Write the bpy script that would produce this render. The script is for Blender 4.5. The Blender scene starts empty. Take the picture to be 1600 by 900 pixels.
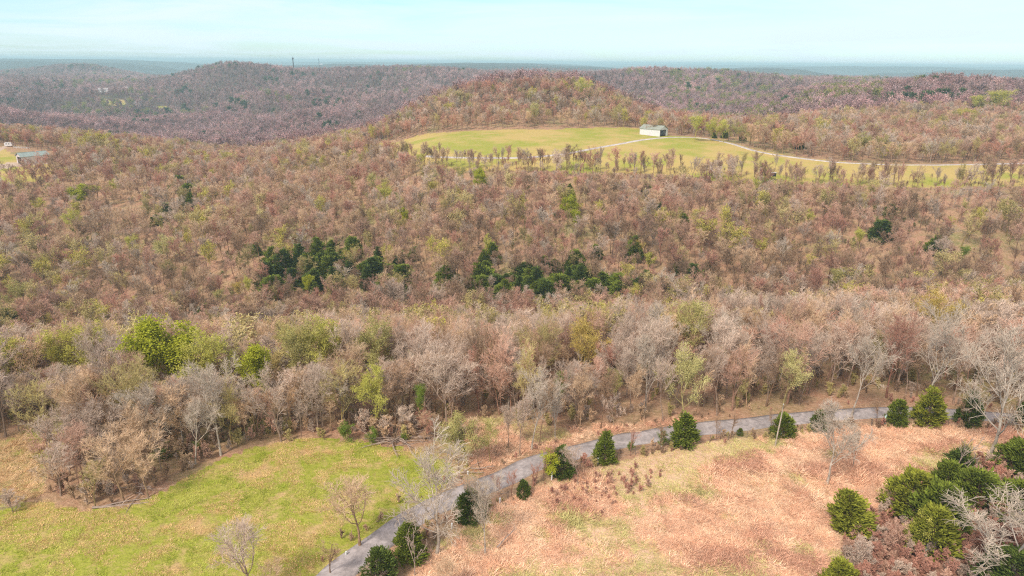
import bpy, math, random
import numpy as np
from mathutils import Matrix, Vector

# ------------------------------------------------------------------ camera, sky, sun, exposure
SC = bpy.context.scene
COL = SC.collection
CAMZ = 60.0
PITCH = math.radians(18.3)
ROLL = math.radians(0.47)
FPX = 1600 * 24 / 36.0
cd = bpy.data.cameras.new('camera'); cam = bpy.data.objects.new('camera', cd); COL.objects.link(cam)
cd.lens = 24; cd.sensor_width = 36; cd.clip_start = 0.5; cd.clip_end = 60000
cam.matrix_world = Matrix.Translation((0, 0, CAMZ)) @ Matrix.Rotation(math.pi/2 - PITCH, 4, 'X') @ Matrix.Rotation(ROLL, 4, 'Z')
SC.camera = cam

SUN_EL, SUN_AZ = 48.0, 215.0      # degrees; azimuth clockwise from +Y (behind the camera, to the left)
w = bpy.data.worlds.new("World"); SC.world = w; w.use_nodes = True
nt = w.node_tree; nt.nodes.clear()
def N(tree, typ, **kw):
    n = tree.nodes.new(typ)
    for k, v in kw.items():
        if k == 'inp':
            for a, b in v.items():
                n.inputs[a].default_value = b
        else: setattr(n, k, v)
    return n
sky = N(nt, 'ShaderNodeTexSky', sky_type='NISHITA', sun_disc=False, sun_elevation=math.radians(SUN_EL),
        sun_rotation=math.radians(SUN_AZ), altitude=300, air_density=1.0, dust_density=0.6, ozone_density=2.0)
tc = N(nt, 'ShaderNodeTexCoord')
sep = N(nt, 'ShaderNodeSeparateXYZ'); nt.links.new(tc.outputs['Generated'], sep.inputs[0])
zz = N(nt, 'ShaderNodeMath', operation='ADD', inp={1: 0.06}); nt.links.new(sep.outputs[2], zz.inputs[0])
zm = N(nt, 'ShaderNodeMath', operation='MAXIMUM', inp={1: 0.03}); nt.links.new(zz.outputs[0], zm.inputs[0])
dx = N(nt, 'ShaderNodeMath', operation='DIVIDE'); dy = N(nt, 'ShaderNodeMath', operation='DIVIDE')
nt.links.new(sep.outputs[0], dx.inputs[0]); nt.links.new(zm.outputs[0], dx.inputs[1])
nt.links.new(sep.outputs[1], dy.inputs[0]); nt.links.new(zm.outputs[0], dy.inputs[1])
cmb = N(nt, 'ShaderNodeCombineXYZ'); nt.links.new(dx.outputs[0], cmb.inputs[0]); nt.links.new(dy.outputs[0], cmb.inputs[1])
cn = N(nt, 'ShaderNodeTexNoise', inp={'Scale': 0.33, 'Detail': 7.0, 'Roughness': 0.58, 'Distortion': 0.5})
nt.links.new(cmb.outputs[0], cn.inputs['Vector'])
cr = N(nt, 'ShaderNodeMapRange', inp={'From Min': 0.38, 'From Max': 0.60, 'To Min': 0.05, 'To Max': 1.0})
nt.links.new(cn.outputs[0], cr.inputs[0])
mx = N(nt, 'ShaderNodeMix', data_type='RGBA')
# thin bright overcast in the sky texture's own units: cool towards the horizon, brighter and whiter overhead
el = N(nt, 'ShaderNodeMapRange', inp={'From Min': 0.10, 'From Max': 0.55}, interpolation_type='SMOOTHSTEP'); nt.links.new(sep.outputs[2], el.inputs[0])
cc = N(nt, 'ShaderNodeMix', data_type='RGBA'); cc.inputs['A'].default_value = (3.85, 4.6, 5.0, 1); cc.inputs['B'].default_value = (6.9, 5.9, 4.9, 1)
nt.links.new(el.outputs[0], cc.inputs['Factor']); nt.links.new(cc.outputs['Result'], mx.inputs['B'])
hs = N(nt, 'ShaderNodeMix', data_type='RGBA', blend_type='MULTIPLY', inp={'Factor': 1.0})
hs.inputs['B'].default_value = (0.58, 0.74, 0.86, 1)
nt.links.new(sky.outputs[0], hs.inputs['A'])
nt.links.new(cr.outputs[0], mx.inputs['Factor']); nt.links.new(hs.outputs['Result'], mx.inputs['A'])
bg = N(nt, 'ShaderNodeBackground', inp={'Strength': 0.10}); nt.links.new(mx.outputs['Result'], bg.inputs[0])
out = N(nt, 'ShaderNodeOutputWorld'); nt.links.new(bg.outputs[0], out.inputs[0])

sd = bpy.data.lights.new('sun', 'SUN'); sun = bpy.data.objects.new('sun', sd); COL.objects.link(sun)
sd.energy = 1.5; sd.angle = math.radians(10); sd.color = (1.0, 0.90, 0.78)
a_, e_ = math.radians(SUN_AZ), math.radians(SUN_EL)
sdir = Vector((math.sin(a_)*math.cos(e_), math.cos(a_)*math.cos(e_), math.sin(e_)))
sun.rotation_euler = sdir.to_track_quat('Z', 'Y').to_euler()

SC.view_settings.view_transform = 'Standard'; SC.view_settings.look = 'None'
SC.view_settings.gamma = 1.0; SC.view_settings.exposure = 1.14; SC.view_settings.use_curve_mapping = False
SC.cycles.use_denoising = False
SC.cycles.max_bounces = 4; SC.cycles.diffuse_bounces = 3; SC.cycles.glossy_bounces = 1
SC.cycles.transmission_bounces = 1; SC.cycles.volume_bounces = 2
SC.cycles.use_adaptive_sampling = False; SC.cycles.pixel_filter_type = 'BLACKMAN_HARRIS'; SC.cycles.filter_width = 1.15

# ------------------------------------------------------------------ noise
def _hash(ix, iy, seed):
    h = (ix.astype(np.int64)*374761393 + iy.astype(np.int64)*668265263 + seed*2246822519) & 0xffffffff
    h = ((h ^ (h >> 13))*1274126177) & 0xffffffff
    return ((h ^ (h >> 16)) & 0xffff)/65535.0
def vnoise(x, y, seed=0):
    ix, iy = np.floor(x), np.floor(y); fx, fy = x-ix, y-iy
    fx = fx*fx*(3-2*fx); fy = fy*fy*(3-2*fy)
    a = _hash(ix, iy, seed); b = _hash(ix+1, iy, seed); c = _hash(ix, iy+1, seed); d = _hash(ix+1, iy+1, seed)
    return (a*(1-fx)+b*fx)*(1-fy) + (c*(1-fx)+d*fx)*fy
def fbm(x, y, scale, oct=4, seed=0):
    x = np.asarray(x, float)/scale; y = np.asarray(y, float)/scale
    s = 0; a = 1; t = 0
    for i in range(oct):
        s = s + a*vnoise(x + 17.3*i, y - 9.1*i, seed+i); t += a; a *= 0.5; x = x*2.03; y = y*2.03
    return s/t

# ------------------------------------------------------------------ terrain: height profiles along bearings
far_ = [(4500, -40), (6000, -42), (9000, -32), (14000, -8), (24000, 22)]
PROF = {
 -0.8: [(10,0),(105,0),(120,-5),(150,-18),(180,-30),(212,-38),(238,-36),(262,-30),(300,-23),(350,-14),(400,-7),(440,-2),(500,0),(560,0),(620,-8),(750,-28),(900,-40),(1200,-36),(1600,-30),(2000,-10),(2600,-10),(3500,-30)],
 -0.7: [(10,0),(105,0),(120,-4),(150,-16),(180,-29),(212,-38),(238,-35),(262,-30),(300,-22),(350,-15),(400,-8),(440,-3),(500,-1),(560,-3),(620,-12),(750,-32),(900,-40),(1300,-36),(1600,-32),(1900,-15),(2300,-10),(2700,-20),(3100,-12),(3500,-2),(3900,-15)],
 -0.6: [(10,0),(105,0),(120,-3),(150,-15),(180,-27),(212,-37),(238,-34),(262,-29),(300,-22),(350,-15),(400,-10),(450,-5),(500,-5),(560,-9),(650,-24),(780,-36),(950,-40),(1300,-36),(1600,-32),(1900,-15),(2300,-8),(2700,-12),(3100,8),(3500,47),(3900,0)],
 -0.5: [(10,0),(105,0),(120,-3),(150,-14.5),(180,-26.5),(212,-36),(238,-34),(262,-28),(300,-20),(350,-13),(400,-9.5),(450,-8),(500,-9),(560,-14),(650,-26),(780,-37),(950,-40),(1300,-36),(1600,-32),(1900,-16),(2300,-24),(2700,-30),(3500,-42),(3900,-42)],
 -0.4: [(10,0),(105,0),(120,-3),(150,-14),(180,-26),(212,-36),(235,-34),(260,-27),(300,-18),(350,-11),(400,-9),(450,-11),(500,-15),(600,-28),(750,-38),(1000,-40),(1400,-36),(1700,-22),(2000,12),(2250,56),(2500,20),(3000,-15)],
 -0.3: [(10,0),(105,0),(120,-2),(150,-13),(180,-24.5),(212,-34),(234,-33),(258,-26),(300,-15),(350,-7),(400,-3),(450,-3),(500,-6),(600,-18),(750,-28),(950,-36),(1300,-34),(1600,-24),(1900,2),(2250,17),(2500,8),(3000,-20)],
 -0.2: [(10,0),(105,0),(120,-1),(150,-12),(180,-23),(212,-32),(232,-31),(255,-24),(300,-12),(350,-2),(400,3),(450,4),(500,2),(560,-4),(700,-15),(900,-30),(1200,-34),(1500,-22),(1800,5),(2150,34),(2500,20),(3200,-5)],
 -0.1: [(10,0),(105,0),(120,-1),(150,-11),(180,-22),(212,-31),(232,-31),(255,-24),(275,-17),(300,-9),(330,0),(360,9),(400,12),(450,14),(490,14),(530,14),(580,20),(650,29),(720,18),(850,-5),(1100,-28),(1500,-18),(1800,5),(2150,33),(2500,15),(3200,-5)],
  0.0: [(10,0),(105,0),(120,-2),(150,-12),(180,-23),(212,-30),(232,-29),(255,-23),(275,-16.5),(300,-8.5),(330,1),(360,9),(400,12),(450,14),(500,15.5),(540,20),(600,34),(680,43),(760,38),(900,12),(1100,-10),(1500,-15),(1900,6),(2300,20),(3200,-5)],
  0.1: [(10,0),(105,0),(120,0),(150,-10),(180,-21),(212,-30),(232,-29),(255,-23),(275,-16.5),(300,-8.5),(330,1),(360,9),(400,12),(450,14.5),(500,15.5),(540,19),(600,31),(680,41),(760,30),(900,5),(1100,-10),(1400,5),(1700,26),(2300,10),(3200,-5)],
  0.2: [(10,0),(105,0),(120,0),(150,-9),(180,-20),(212,-29),(232,-28),(255,-22),(275,-16),(300,-8.5),(330,1),(360,9),(400,12),(474,15),(520,14),(600,12),(660,9),(720,2),(850,-12),(1100,-12),(1400,8),(1700,41),(2000,22),(2600,0)],
  0.3: [(10,0),(105,0),(120,0),(150,-8),(180,-18),(212,-28),(232,-27),(255,-22),(275,-15),(300,-7),(330,2),(360,8),(400,11),(460,13),(520,10),(600,2),(700,-8),(900,-18),(1100,-14),(1400,2),(1700,28),(2000,20),(2600,0)],
  0.4: [(10,0),(105,0),(120,0),(150,-6),(180,-16),(212,-26),(235,-27),(255,-21),(280,-12),(310,-2),(340,5),(400,10),(470,12),(530,10),(600,6),(680,4),(780,10),(900,18),(1000,24),(1150,12),(1400,0),(1700,17),(2000,10),(2600,0)],
  0.6: [(10,0),(105,0),(120,0),(150,-5),(180,-14.5),(212,-24),(228,-25),(242,-21),(262,-13),(285,-6),(320,3),(345,6),(382,8),(450,8),(520,10),(600,15),(700,24),(850,40),(1000,28),(1300,0),(1700,5),(2600,0)],
  0.8: [(10,0),(105,0),(120,0),(150,-4),(180,-13),(212,-23),(228,-24),(242,-20),(262,-12),(285,-5),(320,4),(345,6),(382,8),(450,9),(520,12),(600,17),(700,26),(850,35),(1000,28),(1300,0),(1700,5),(2600,0)],
}
NT, NY = 560, 640
TT = np.linspace(-1.35, 1.35, NT)
LY = np.linspace(math.log(9.0), math.log(24000.0), NY)
def _smooth(a, sig, axis):
    r = int(3*sig)+1; k = np.exp(-0.5*(np.arange(-r, r+1)/sig)**2); k /= k.sum()
    pad = [(0, 0), (0, 0)]; pad[axis] = (r, r)
    ap = np.pad(a, pad, mode='edge')
    return np.apply_along_axis(lambda v: np.convolve(v, k, mode='valid'), axis, ap)
ks = sorted(PROF)
cols = np.array([np.interp(LY, np.log([q[0] for q in PROF[k]+far_]), [q[1] for q in PROF[k]+far_]) for k in ks])
HG = np.array([np.interp(TT, ks, cols[:, j]) for j in range(NY)]).T      # [NT, NY]
HG = _smooth(HG, 3.2, 1); HG = _smooth(HG, 5.5, 0)
_T, _L = np.meshgrid(TT, LY, indexing='ij'); _Y = np.exp(_L); _X = _T*_Y
def ramp(v, a, b): return np.clip((v-a)/(b-a), 0, 1)
gate = lambda a, b: ramp(_Y, a, b)
flat_mead = np.clip(1-np.abs(_Y-430)/90, 0, 1)*np.clip(1-np.abs(_T-0.15)/0.4, 0, 1)
HG += (fbm(_X, _Y, 45, 3, 3)-0.5)*5.0*gate(190, 260)*(1-gate(330, 420))*(1-flat_mead)
HG += (fbm(_X, _Y, 160, 4, 5)-0.5)*14.0*gate(330, 700)*(1-flat_mead)
HG += (fbm(_X, _Y, 260, 3, 18)-0.5)*(12.0+42.0*(1-ramp(_T, -.30, -.08)))*gate(700, 1000)*(1-gate(1800, 2100))
HG += (fbm(_X, _Y, 420, 4, 8)-0.5)*48.0*gate(650, 1100)*(1-0.7*gate(1700, 2200))
HG += (fbm(_X, _Y*1.3, 2300, 5, 11)-0.47)*560.0*gate(3300, 6000)*(1-0.5*gate(9000, 16000)); HG = np.where(_Y > 3300, np.clip(np.where(HG > 25, 25+0.3*(HG-25), HG), -75, 56), HG)
HG += (fbm(_X, _Y, 14, 3, 21)-0.5)*0.5*(1-gate(120, 160))
def Hf(x, y):
    x = np.asarray(x, float); y = np.maximum(np.asarray(y, float), 9.01)
    u = np.clip((x/y - TT[0])/(TT[1]-TT[0]), 0, NT-1.001); v = np.clip((np.log(y)-LY[0])/(LY[1]-LY[0]), 0, NY-1.001)
    i = u.astype(int); j = v.astype(int); fu = u-i; fv = v-j
    return (HG[i, j]*(1-fu)+HG[i+1, j]*fu)*(1-fv) + (HG[i, j+1]*(1-fu)+HG[i+1, j+1]*fu)*fv
def H1(x, y): return float(Hf(np.array([x]), np.array([y]))[0])
cp, sp = math.cos(PITCH), math.sin(PITCH); cr_, sr_ = math.cos(ROLL), math.sin(ROLL)
def ray(px, py):
    u, v = px-800.0, 450.0-py
    u, v = u*cr_-v*sr_, u*sr_+v*cr_
    F = FPX*cp + v*sp; D = FPX*sp - v*cp
    return u/F, D/F
_steps = np.exp(np.linspace(math.log(40), math.log(20000), 5000))
def at(px, py, ymin=0.0):
    """ground point seen at a place in the photograph"""
    t, r = ray(px, py)
    z = CAMZ - _steps*r; h = Hf(_steps*t, _steps)
    ok = np.where((h >= z) & (_steps > ymin))[0]
    Y = _steps[ok[0]] if len(ok) else 15000.0
    return t*Y, Y
def project(x, y, z):
    x = np.asarray(x, float); y = np.asarray(y, float); z = np.asarray(z, float)-CAMZ
    dep = y*cp - z*sp; up = y*sp + z*cp
    u, v = x*FPX/dep, up*FPX/dep
    u, v = u*cr_+v*sr_, -u*sr_+v*cr_
    return 800+u, 450-v
def poly(pts, ymin=0.0): return np.array([at(px, py, ymin) for px, py in pts])
def inside(P, x, y):
    x = np.asarray(x, float); y = np.asarray(y, float); c = np.zeros(x.shape, bool)
    n = len(P); j = n-1
    for i in range(n):
        xi, yi = P[i]; xj, yj = P[j]
        k = ((yi > y) != (yj > y)) & (x < (xj-xi)*(y-yi)/((yj-yi) if yj != yi else 1e-9)+xi)
        c ^= k; j = i
    return c
def catmull(pts, n=8):
    pts = [np.array(p, float) for p in pts]; pts = [2*pts[0]-pts[1]] + pts + [2*pts[-1]-pts[-2]]
    o = []
    for i in range(1, len(pts)-2):
        p0, p1, p2, p3 = pts[i-1:i+3]
        for k in range(n):
            t = k/n
            o.append(0.5*((2*p1)+(-p0+p2)*t+(2*p0-5*p1+4*p2-p3)*t*t+(-p0+3*p1-3*p2+p3)*t**3))
    o.append(pts[-2]); return np.array(o)
def pdist(C, x, y):
    x = np.asarray(x, float).ravel(); y = np.asarray(y, float).ravel(); d = np.full(x.shape, 1e9)
    lo = C.min(0)-25; hi = C.max(0)+25
    m = (x > lo[0]) & (x < hi[0]) & (y > lo[1]) & (y < hi[1]); xm, ym = x[m], y[m]; dm = d[m]
    for a, b in zip(C[:-1], C[1:]):
        ab = b-a; L = max(ab@ab, 1e-9)
        t = np.clip(((xm-a[0])*ab[0]+(ym-a[1])*ab[1])/L, 0, 1)
        dm = np.minimum(dm, np.hypot(xm-a[0]-t*ab[0], ym-a[1]-t*ab[1]))
    d[m] = dm; return d

# zones (ground outlines)
Z_GREEN = poly([(-260,860),(-60,800),(0,792),(60,783),(130,798),(200,792),(255,768),(300,742),(350,716),(400,699),(470,686),(560,690),(640,702),(690,716),(712,738),(690,768),(645,802),(590,838),(540,868),(480,915),(380,1000),(-300,1100)])
Z_STRAW = poly([(560,1000),(640,905),(690,848),(745,808),(800,778),(870,752),(950,727),(1050,700),(1180,682),(1300,668),(1500,664),(1800,672),(2100,690),(2100,760),(1620,745),(1500,760),(1430,790),(1340,815),(1310,850),(1300,930),(1290,1050)])
Z_THICK = poly([(1300,1050),(1310,930),(1318,850),(1345,812),(1400,790),(1440,752),(1500,728),(1600,705),(2100,700),(2100,1050)])
Z_TAN = poly([(-200,715),(0,690),(60,668),(108,640),(150,636),(112,680),(78,720),(66,772),(40,782),(-200,830)])
Z_OPEN = poly([(640,700),(700,690),(690,662),(760,655),(860,668),(905,672),(1000,662),(1080,655),(1180,652),(1180,664),(1000,684),(900,704),(800,738),(735,770),(700,745)])
Z_UP = poly([(560,226),(620,222),(655,211),(700,207),(800,203),(900,201),(1000,200),(1012,212),(1070,213),(1125,217),(1170,232),(1250,247),(1330,254),(1420,257),(1600,257),(1800,254),(1800,292),(1600,294),(1400,294),(1250,288),(1100,280),(1000,274),(900,270),(800,268),(700,266),(640,256),(560,240)])
Z_KNOLL = poly([(-80,240),(-30,232),(5,232),(35,252),(90,252),(92,262),(70,280),(20,290),(-80,292)])
Z_FIELDS = [poly([(1135,216),(1180,212),(1240,209),(1262,212),(1225,220),(1180,222)]), poly([(1330,196),(1400,190),(1470,190),(1450,195),(1380,197)])]
Z_GLADE = [poly([(242,166),(262,165),(264,178),(246,180)]), poly([(160,158),(200,156),(196,163),(165,166)]), poly([(175,246),(200,246),(196,256),(176,256)])]
ROAD = catmull([at(*p) for p in [(430,985),(485,936),(540,887),(620,828),(670,796),(725,772),(780,751),(840,723),(912,704),(970,690),(1020,681),(1100,669),(1197,660),(1253,653),(1350,646),(1430,645),(1500,648),(1570,653),(1640,660),(1800,680)]])
LANE = catmull([at(*p) for p in [(648,244),(700,246),(760,247),(830,246),(880,241),(930,232),(970,225),(1010,218),(1060,214.5),(1100,216.5),(1140,224),(1180,236),(1230,245),(1290,252),(1350,256),(1420,258),(1500,257.5),(1600,255),(1800,252)]])
LANE2 = catmull([at(*p) for p in [(-60,252),(-20,243),(2,232),(12,228)]])
DIRT2 = poly([(-60,262),(0,256),(40,252),(80,252),(76,256),(30,260),(-40,272)])

# ------------------------------------------------------------------ objects helpers
def tag(o, label=None, cat=None, group=None, kind=None):
    if label: o['label'] = label
    if cat: o['category'] = cat
    if group: o['group'] = group
    if kind: o['kind'] = kind
    return o
def empty(name, loc, rz=0, scale=1.0):
    o = bpy.data.objects.new(name, None); COL.objects.link(o); o.location = loc; o.rotation_euler = (0, 0, rz)
    o.empty_display_size = 0.5
    o.scale = (scale,)*3 if not hasattr(scale, '__len__') else scale
    return o
def mesh_np(name, V, F, mats=(), matidx=None, smooth=False):
    me = bpy.data.meshes.new(name); V = np.asarray(V, np.float32)
    me.vertices.add(len(V)); me.vertices.foreach_set('co', V.ravel())
    F = [np.asarray(f, np.int32) for f in F if len(f)]
    nl = sum(f.size for f in F); nf = sum(len(f) for f in F)
    me.loops.add(nl); me.polygons.add(nf)
    me.loops.foreach_set('vertex_index', np.concatenate([f.ravel() for f in F]))
    st = []; s = 0
    for f in F: st.append(s+np.arange(len(f))*f.shape[1]); s += f.size
    me.polygons.foreach_set('loop_start', np.concatenate(st).astype(np.int32))
    for m in mats: me.materials.append(m)
    if matidx is not None: me.polygons.foreach_set('material_index', np.asarray(matidx, np.int32))
    me.polygons.foreach_set('use_smooth', np.full(nf, smooth))
    me.update(calc_edges=True); return me
def link(name, me, parent=None, loc=None):
    o = bpy.data.objects.new(name, me); COL.objects.link(o)
    if parent: o.parent = parent
    if loc is not None: o.location = loc
    return o
class MB:
    """collects boxes, tubes and cones into one mesh"""
    def __init__(s): s.V = []; s.Q = []; s.T = []; s.n = 0
    def add(s, V, Q=None, T=None):
        V = np.asarray(V, float); s.V.append(V)
        if Q is not None and len(Q): s.Q.append(np.asarray(Q)+s.n)
        if T is not None and len(T): s.T.append(np.asarray(T)+s.n)
        s.n += len(V); return s
    def box(s, c, d, rz=0.0):
        c = np.array(c, float); h = np.array(d, float)/2
        v = np.array([[x, y, z] for x in (-1, 1) for y in (-1, 1) for z in (-1, 1)])*h
        ca, sa = math.cos(rz), math.sin(rz)
        v = np.c_[v[:, 0]*ca-v[:, 1]*sa, v[:, 0]*sa+v[:, 1]*ca, v[:, 2]]+c
        return s.add(v, [[0,1,3,2],[4,6,7,5],[0,4,5,1],[2,3,7,6],[0,2,6,4],[1,5,7,3]])
    def tube(s, pts, r, sides=6):
        pts = np.asarray(pts, float); r = np.broadcast_to(np.asarray(r, float), (len(pts),))
        V, Q = tubes(pts[None], r[None], sides)
        return s.add(V, Q)
    def build(s, name, mat, parent=None, loc=None, smooth=False):
        F = []
        if s.Q: F.append(np.concatenate(s.Q))
        if s.T: F.append(np.concatenate(s.T))
        return link(name, mesh_np(name, np.concatenate(s.V), F, [mat], smooth=smooth), parent, loc)
def tubes(P, R, sides):
    """P [N,K,3] paths, R [N,K] radii -> verts, quads"""
    Nn, K, _ = P.shape
    T = np.gradient(P, axis=1) if K > 2 else np.repeat(P[:, 1:]-P[:, :1], 2, axis=1)
    T /= np.linalg.norm(T, axis=2, keepdims=True)+1e-9
    ref = np.where(np.abs(T[..., 2:3]) > 0.9, np.array([1., 0, 0]), np.array([0, 0, 1.]))
    A = np.cross(T, ref); A /= np.linalg.norm(A, axis=2, keepdims=True)+1e-9
    B = np.cross(T, A)
    th = np.arange(sides)*2*math.pi/sides
    V = P[:, :, None]+R[:, :, None, None]*(A[:, :, None]*np.cos(th)[None, None, :, None]+B[:, :, None]*np.sin(th)[None, None, :, None])
    idx = np.arange(Nn*K*sides).reshape(Nn, K, sides); nx = np.roll(idx, -1, axis=2)
    Q = np.stack([idx[:, :-1], nx[:, :-1], nx[:, 1:], idx[:, 1:]], axis=-1).reshape(-1, 4)
    return V.reshape(-1, 3), Q
def cones(P, D, L, R):
    """spindle-shaped sprays: P base, D unit dir, L length, R radius -> verts, tris"""
    n = len(P); ref = np.where(np.abs(D[:, 2:3]) > 0.9, np.array([1., 0, 0]), np.array([0, 0, 1.]))
    A = np.cross(D, ref); A /= np.linalg.norm(A, axis=1, keepdims=True)+1e-9; B = np.cross(D, A)
    L = L[:, None]; R = R[:, None]; mid = P+D*L*0.35
    V = np.stack([P, mid+A*R, mid-A*R*0.5+B*R*0.6, mid-A*R*0.5-B*R*0.6, P+D*L], axis=1).reshape(-1, 3)
    b = (np.arange(n)*5)[:, None, None]
    T = (b+np.array([[0,2,1],[0,3,2],[0,1,3],[4,1,2],[4,2,3],[4,3,1]])[None]).reshape(-1, 3)
    return V, T

# ------------------------------------------------------------------ materials
def mat(name, base, rough=0.9, spec=0.15, tinted=False, island=0.0, noise=None, metal=0.0, tintmix=1.0, translucent=0.0):
    m = bpy.data.materials.new(name); m.use_nodes = True; t = m.node_tree; b = t.nodes['Principled BSDF']
    b.inputs['Roughness'].default_value = rough; b.inputs['Specular IOR Level'].default_value = spec; b.inputs['Metallic'].default_value = metal
    rgb = N(t, 'ShaderNodeRGB'); rgb.outputs[0].default_value = (*base, 1); cur = rgb.outputs[0]
    if tinted:
        at_ = N(t, 'ShaderNodeAttribute', attribute_type='INSTANCER', attribute_name='tint')
        q = N(t, 'ShaderNodeMix', data_type='RGBA', blend_type='MULTIPLY', inp={'Factor': tintmix})
        t.links.new(cur, q.inputs['A']); t.links.new(at_.outputs['Color'], q.inputs['B']); cur = q.outputs['Result']
    if island:
        g = N(t, 'ShaderNodeNewGeometry')
        mr = N(t, 'ShaderNodeMapRange', inp={'To Min': 1-island, 'To Max': 1+island}); t.links.new(g.outputs['Random Per Island'], mr.inputs[0])
        q = N(t, 'ShaderNodeVectorMath', operation='SCALE'); t.links.new(cur, q.inputs[0]); t.links.new(mr.outputs[0], q.inputs['Scale']); cur = q.outputs[0]
    if noise:
        sc_, lo, hi = noise
        tcn = N(t, 'ShaderNodeTexCoord'); nn = N(t, 'ShaderNodeTexNoise', inp={'Scale': sc_, 'Detail': 4.0})
        t.links.new(tcn.outputs['Object'], nn.inputs['Vector'])
        mr = N(t, 'ShaderNodeMapRange', inp={'From Min': 0.3, 'From Max': 0.7, 'To Min': lo, 'To Max': hi}); t.links.new(nn.outputs[0], mr.inputs[0])
        q = N(t, 'ShaderNodeVectorMath', operation='SCALE'); t.links.new(cur, q.inputs[0]); t.links.new(mr.outputs[0], q.inputs['Scale']); cur = q.outputs[0]
    t.links.new(cur, b.inputs['Base Color'])
    if translucent:
        tr = N(t, 'ShaderNodeBsdfTranslucent'); t.links.new(cur, tr.inputs[0])
        ms = N(t, 'ShaderNodeMixShader', inp={0: translucent}); t.links.new(b.outputs[0], ms.inputs[1]); t.links.new(tr.outputs[0], ms.inputs[2])
        t.links.new(ms.outputs[0], t.nodes['Material Output'].inputs[0])
    return m
M = {}
M['twig'] = mat('twig', (1, 1, 1), tinted=True, island=0.22)
M['bark'] = mat('bark', (0.60, 0.55, 0.52), tinted=True, noise=(1.5, 0.6, 1.3))
M['palebark'] = mat('pale_bark', (0.58, 0.49, 0.40), noise=(0.9, 0.40, 1.25))
M['paletwig'] = mat('pale_twig', (0.52, 0.43, 0.34), island=0.25)
M['leaf'] = mat('young_leaf', (1, 1, 1), tinted=True, island=0.28, translucent=0.45)
M['cedar'] = mat('evergreen_spray', (1, 1, 1), tinted=True, island=0.5)
M['straw'] = mat('dry_blade', (1, 1, 1), tinted=True, island=0.35)
M['cedarbark'] = mat('cedar_bark', (0.2, 0.13, 0.09), noise=(3, .7, 1.3))
M['deadwood'] = mat('dead_wood', (0.42, 0.32, 0.26), noise=(2, .6, 1.2))
M['post'] = mat('weathered_post', (0.22, 0.17, 0.14), noise=(6, .7, 1.2))
M['wire'] = mat('fence_wire', (0.25, 0.23, 0.22), rough=0.5, metal=0.6)
M['whitetube'] = mat('white_plastic', (0.75, 0.76, 0.74), rough=0.5, noise=(3, .85, 1.0))
M['whitewall'] = mat('white_sheet_wall', (0.76, 0.75, 0.76), rough=0.5, noise=(1.0, .85, 1.02))
M['pinkwall'] = mat('pale_sheet_wall', (0.66, 0.58, 0.57), rough=0.6, noise=(1.0, .85, 1.02))
M['greyroof'] = mat('grey_green_sheet_roof', (0.34, 0.36, 0.30), rough=0.5, noise=(0.6, .85, 1.1))
M['greenroof'] = mat('green_sheet_roof', (0.30, 0.36, 0.33), rough=0.5, noise=(0.6, .85, 1.1))
M['dark'] = mat('dark_interior', (0.05, 0.045, 0.045))
M['steel'] = mat('tower_steel', (0.12, 0.11, 0.12), rough=0.5)
M['brick'] = mat('house_wall', (0.5, 0.38, 0.34), noise=(2, .8, 1.1))
M['houseroof'] = mat('house_roof', (0.42, 0.38, 0.38))
M['glass'] = mat('dark_window', (0.03, 0.04, 0.05), rough=0.15, spec=0.5)

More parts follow.
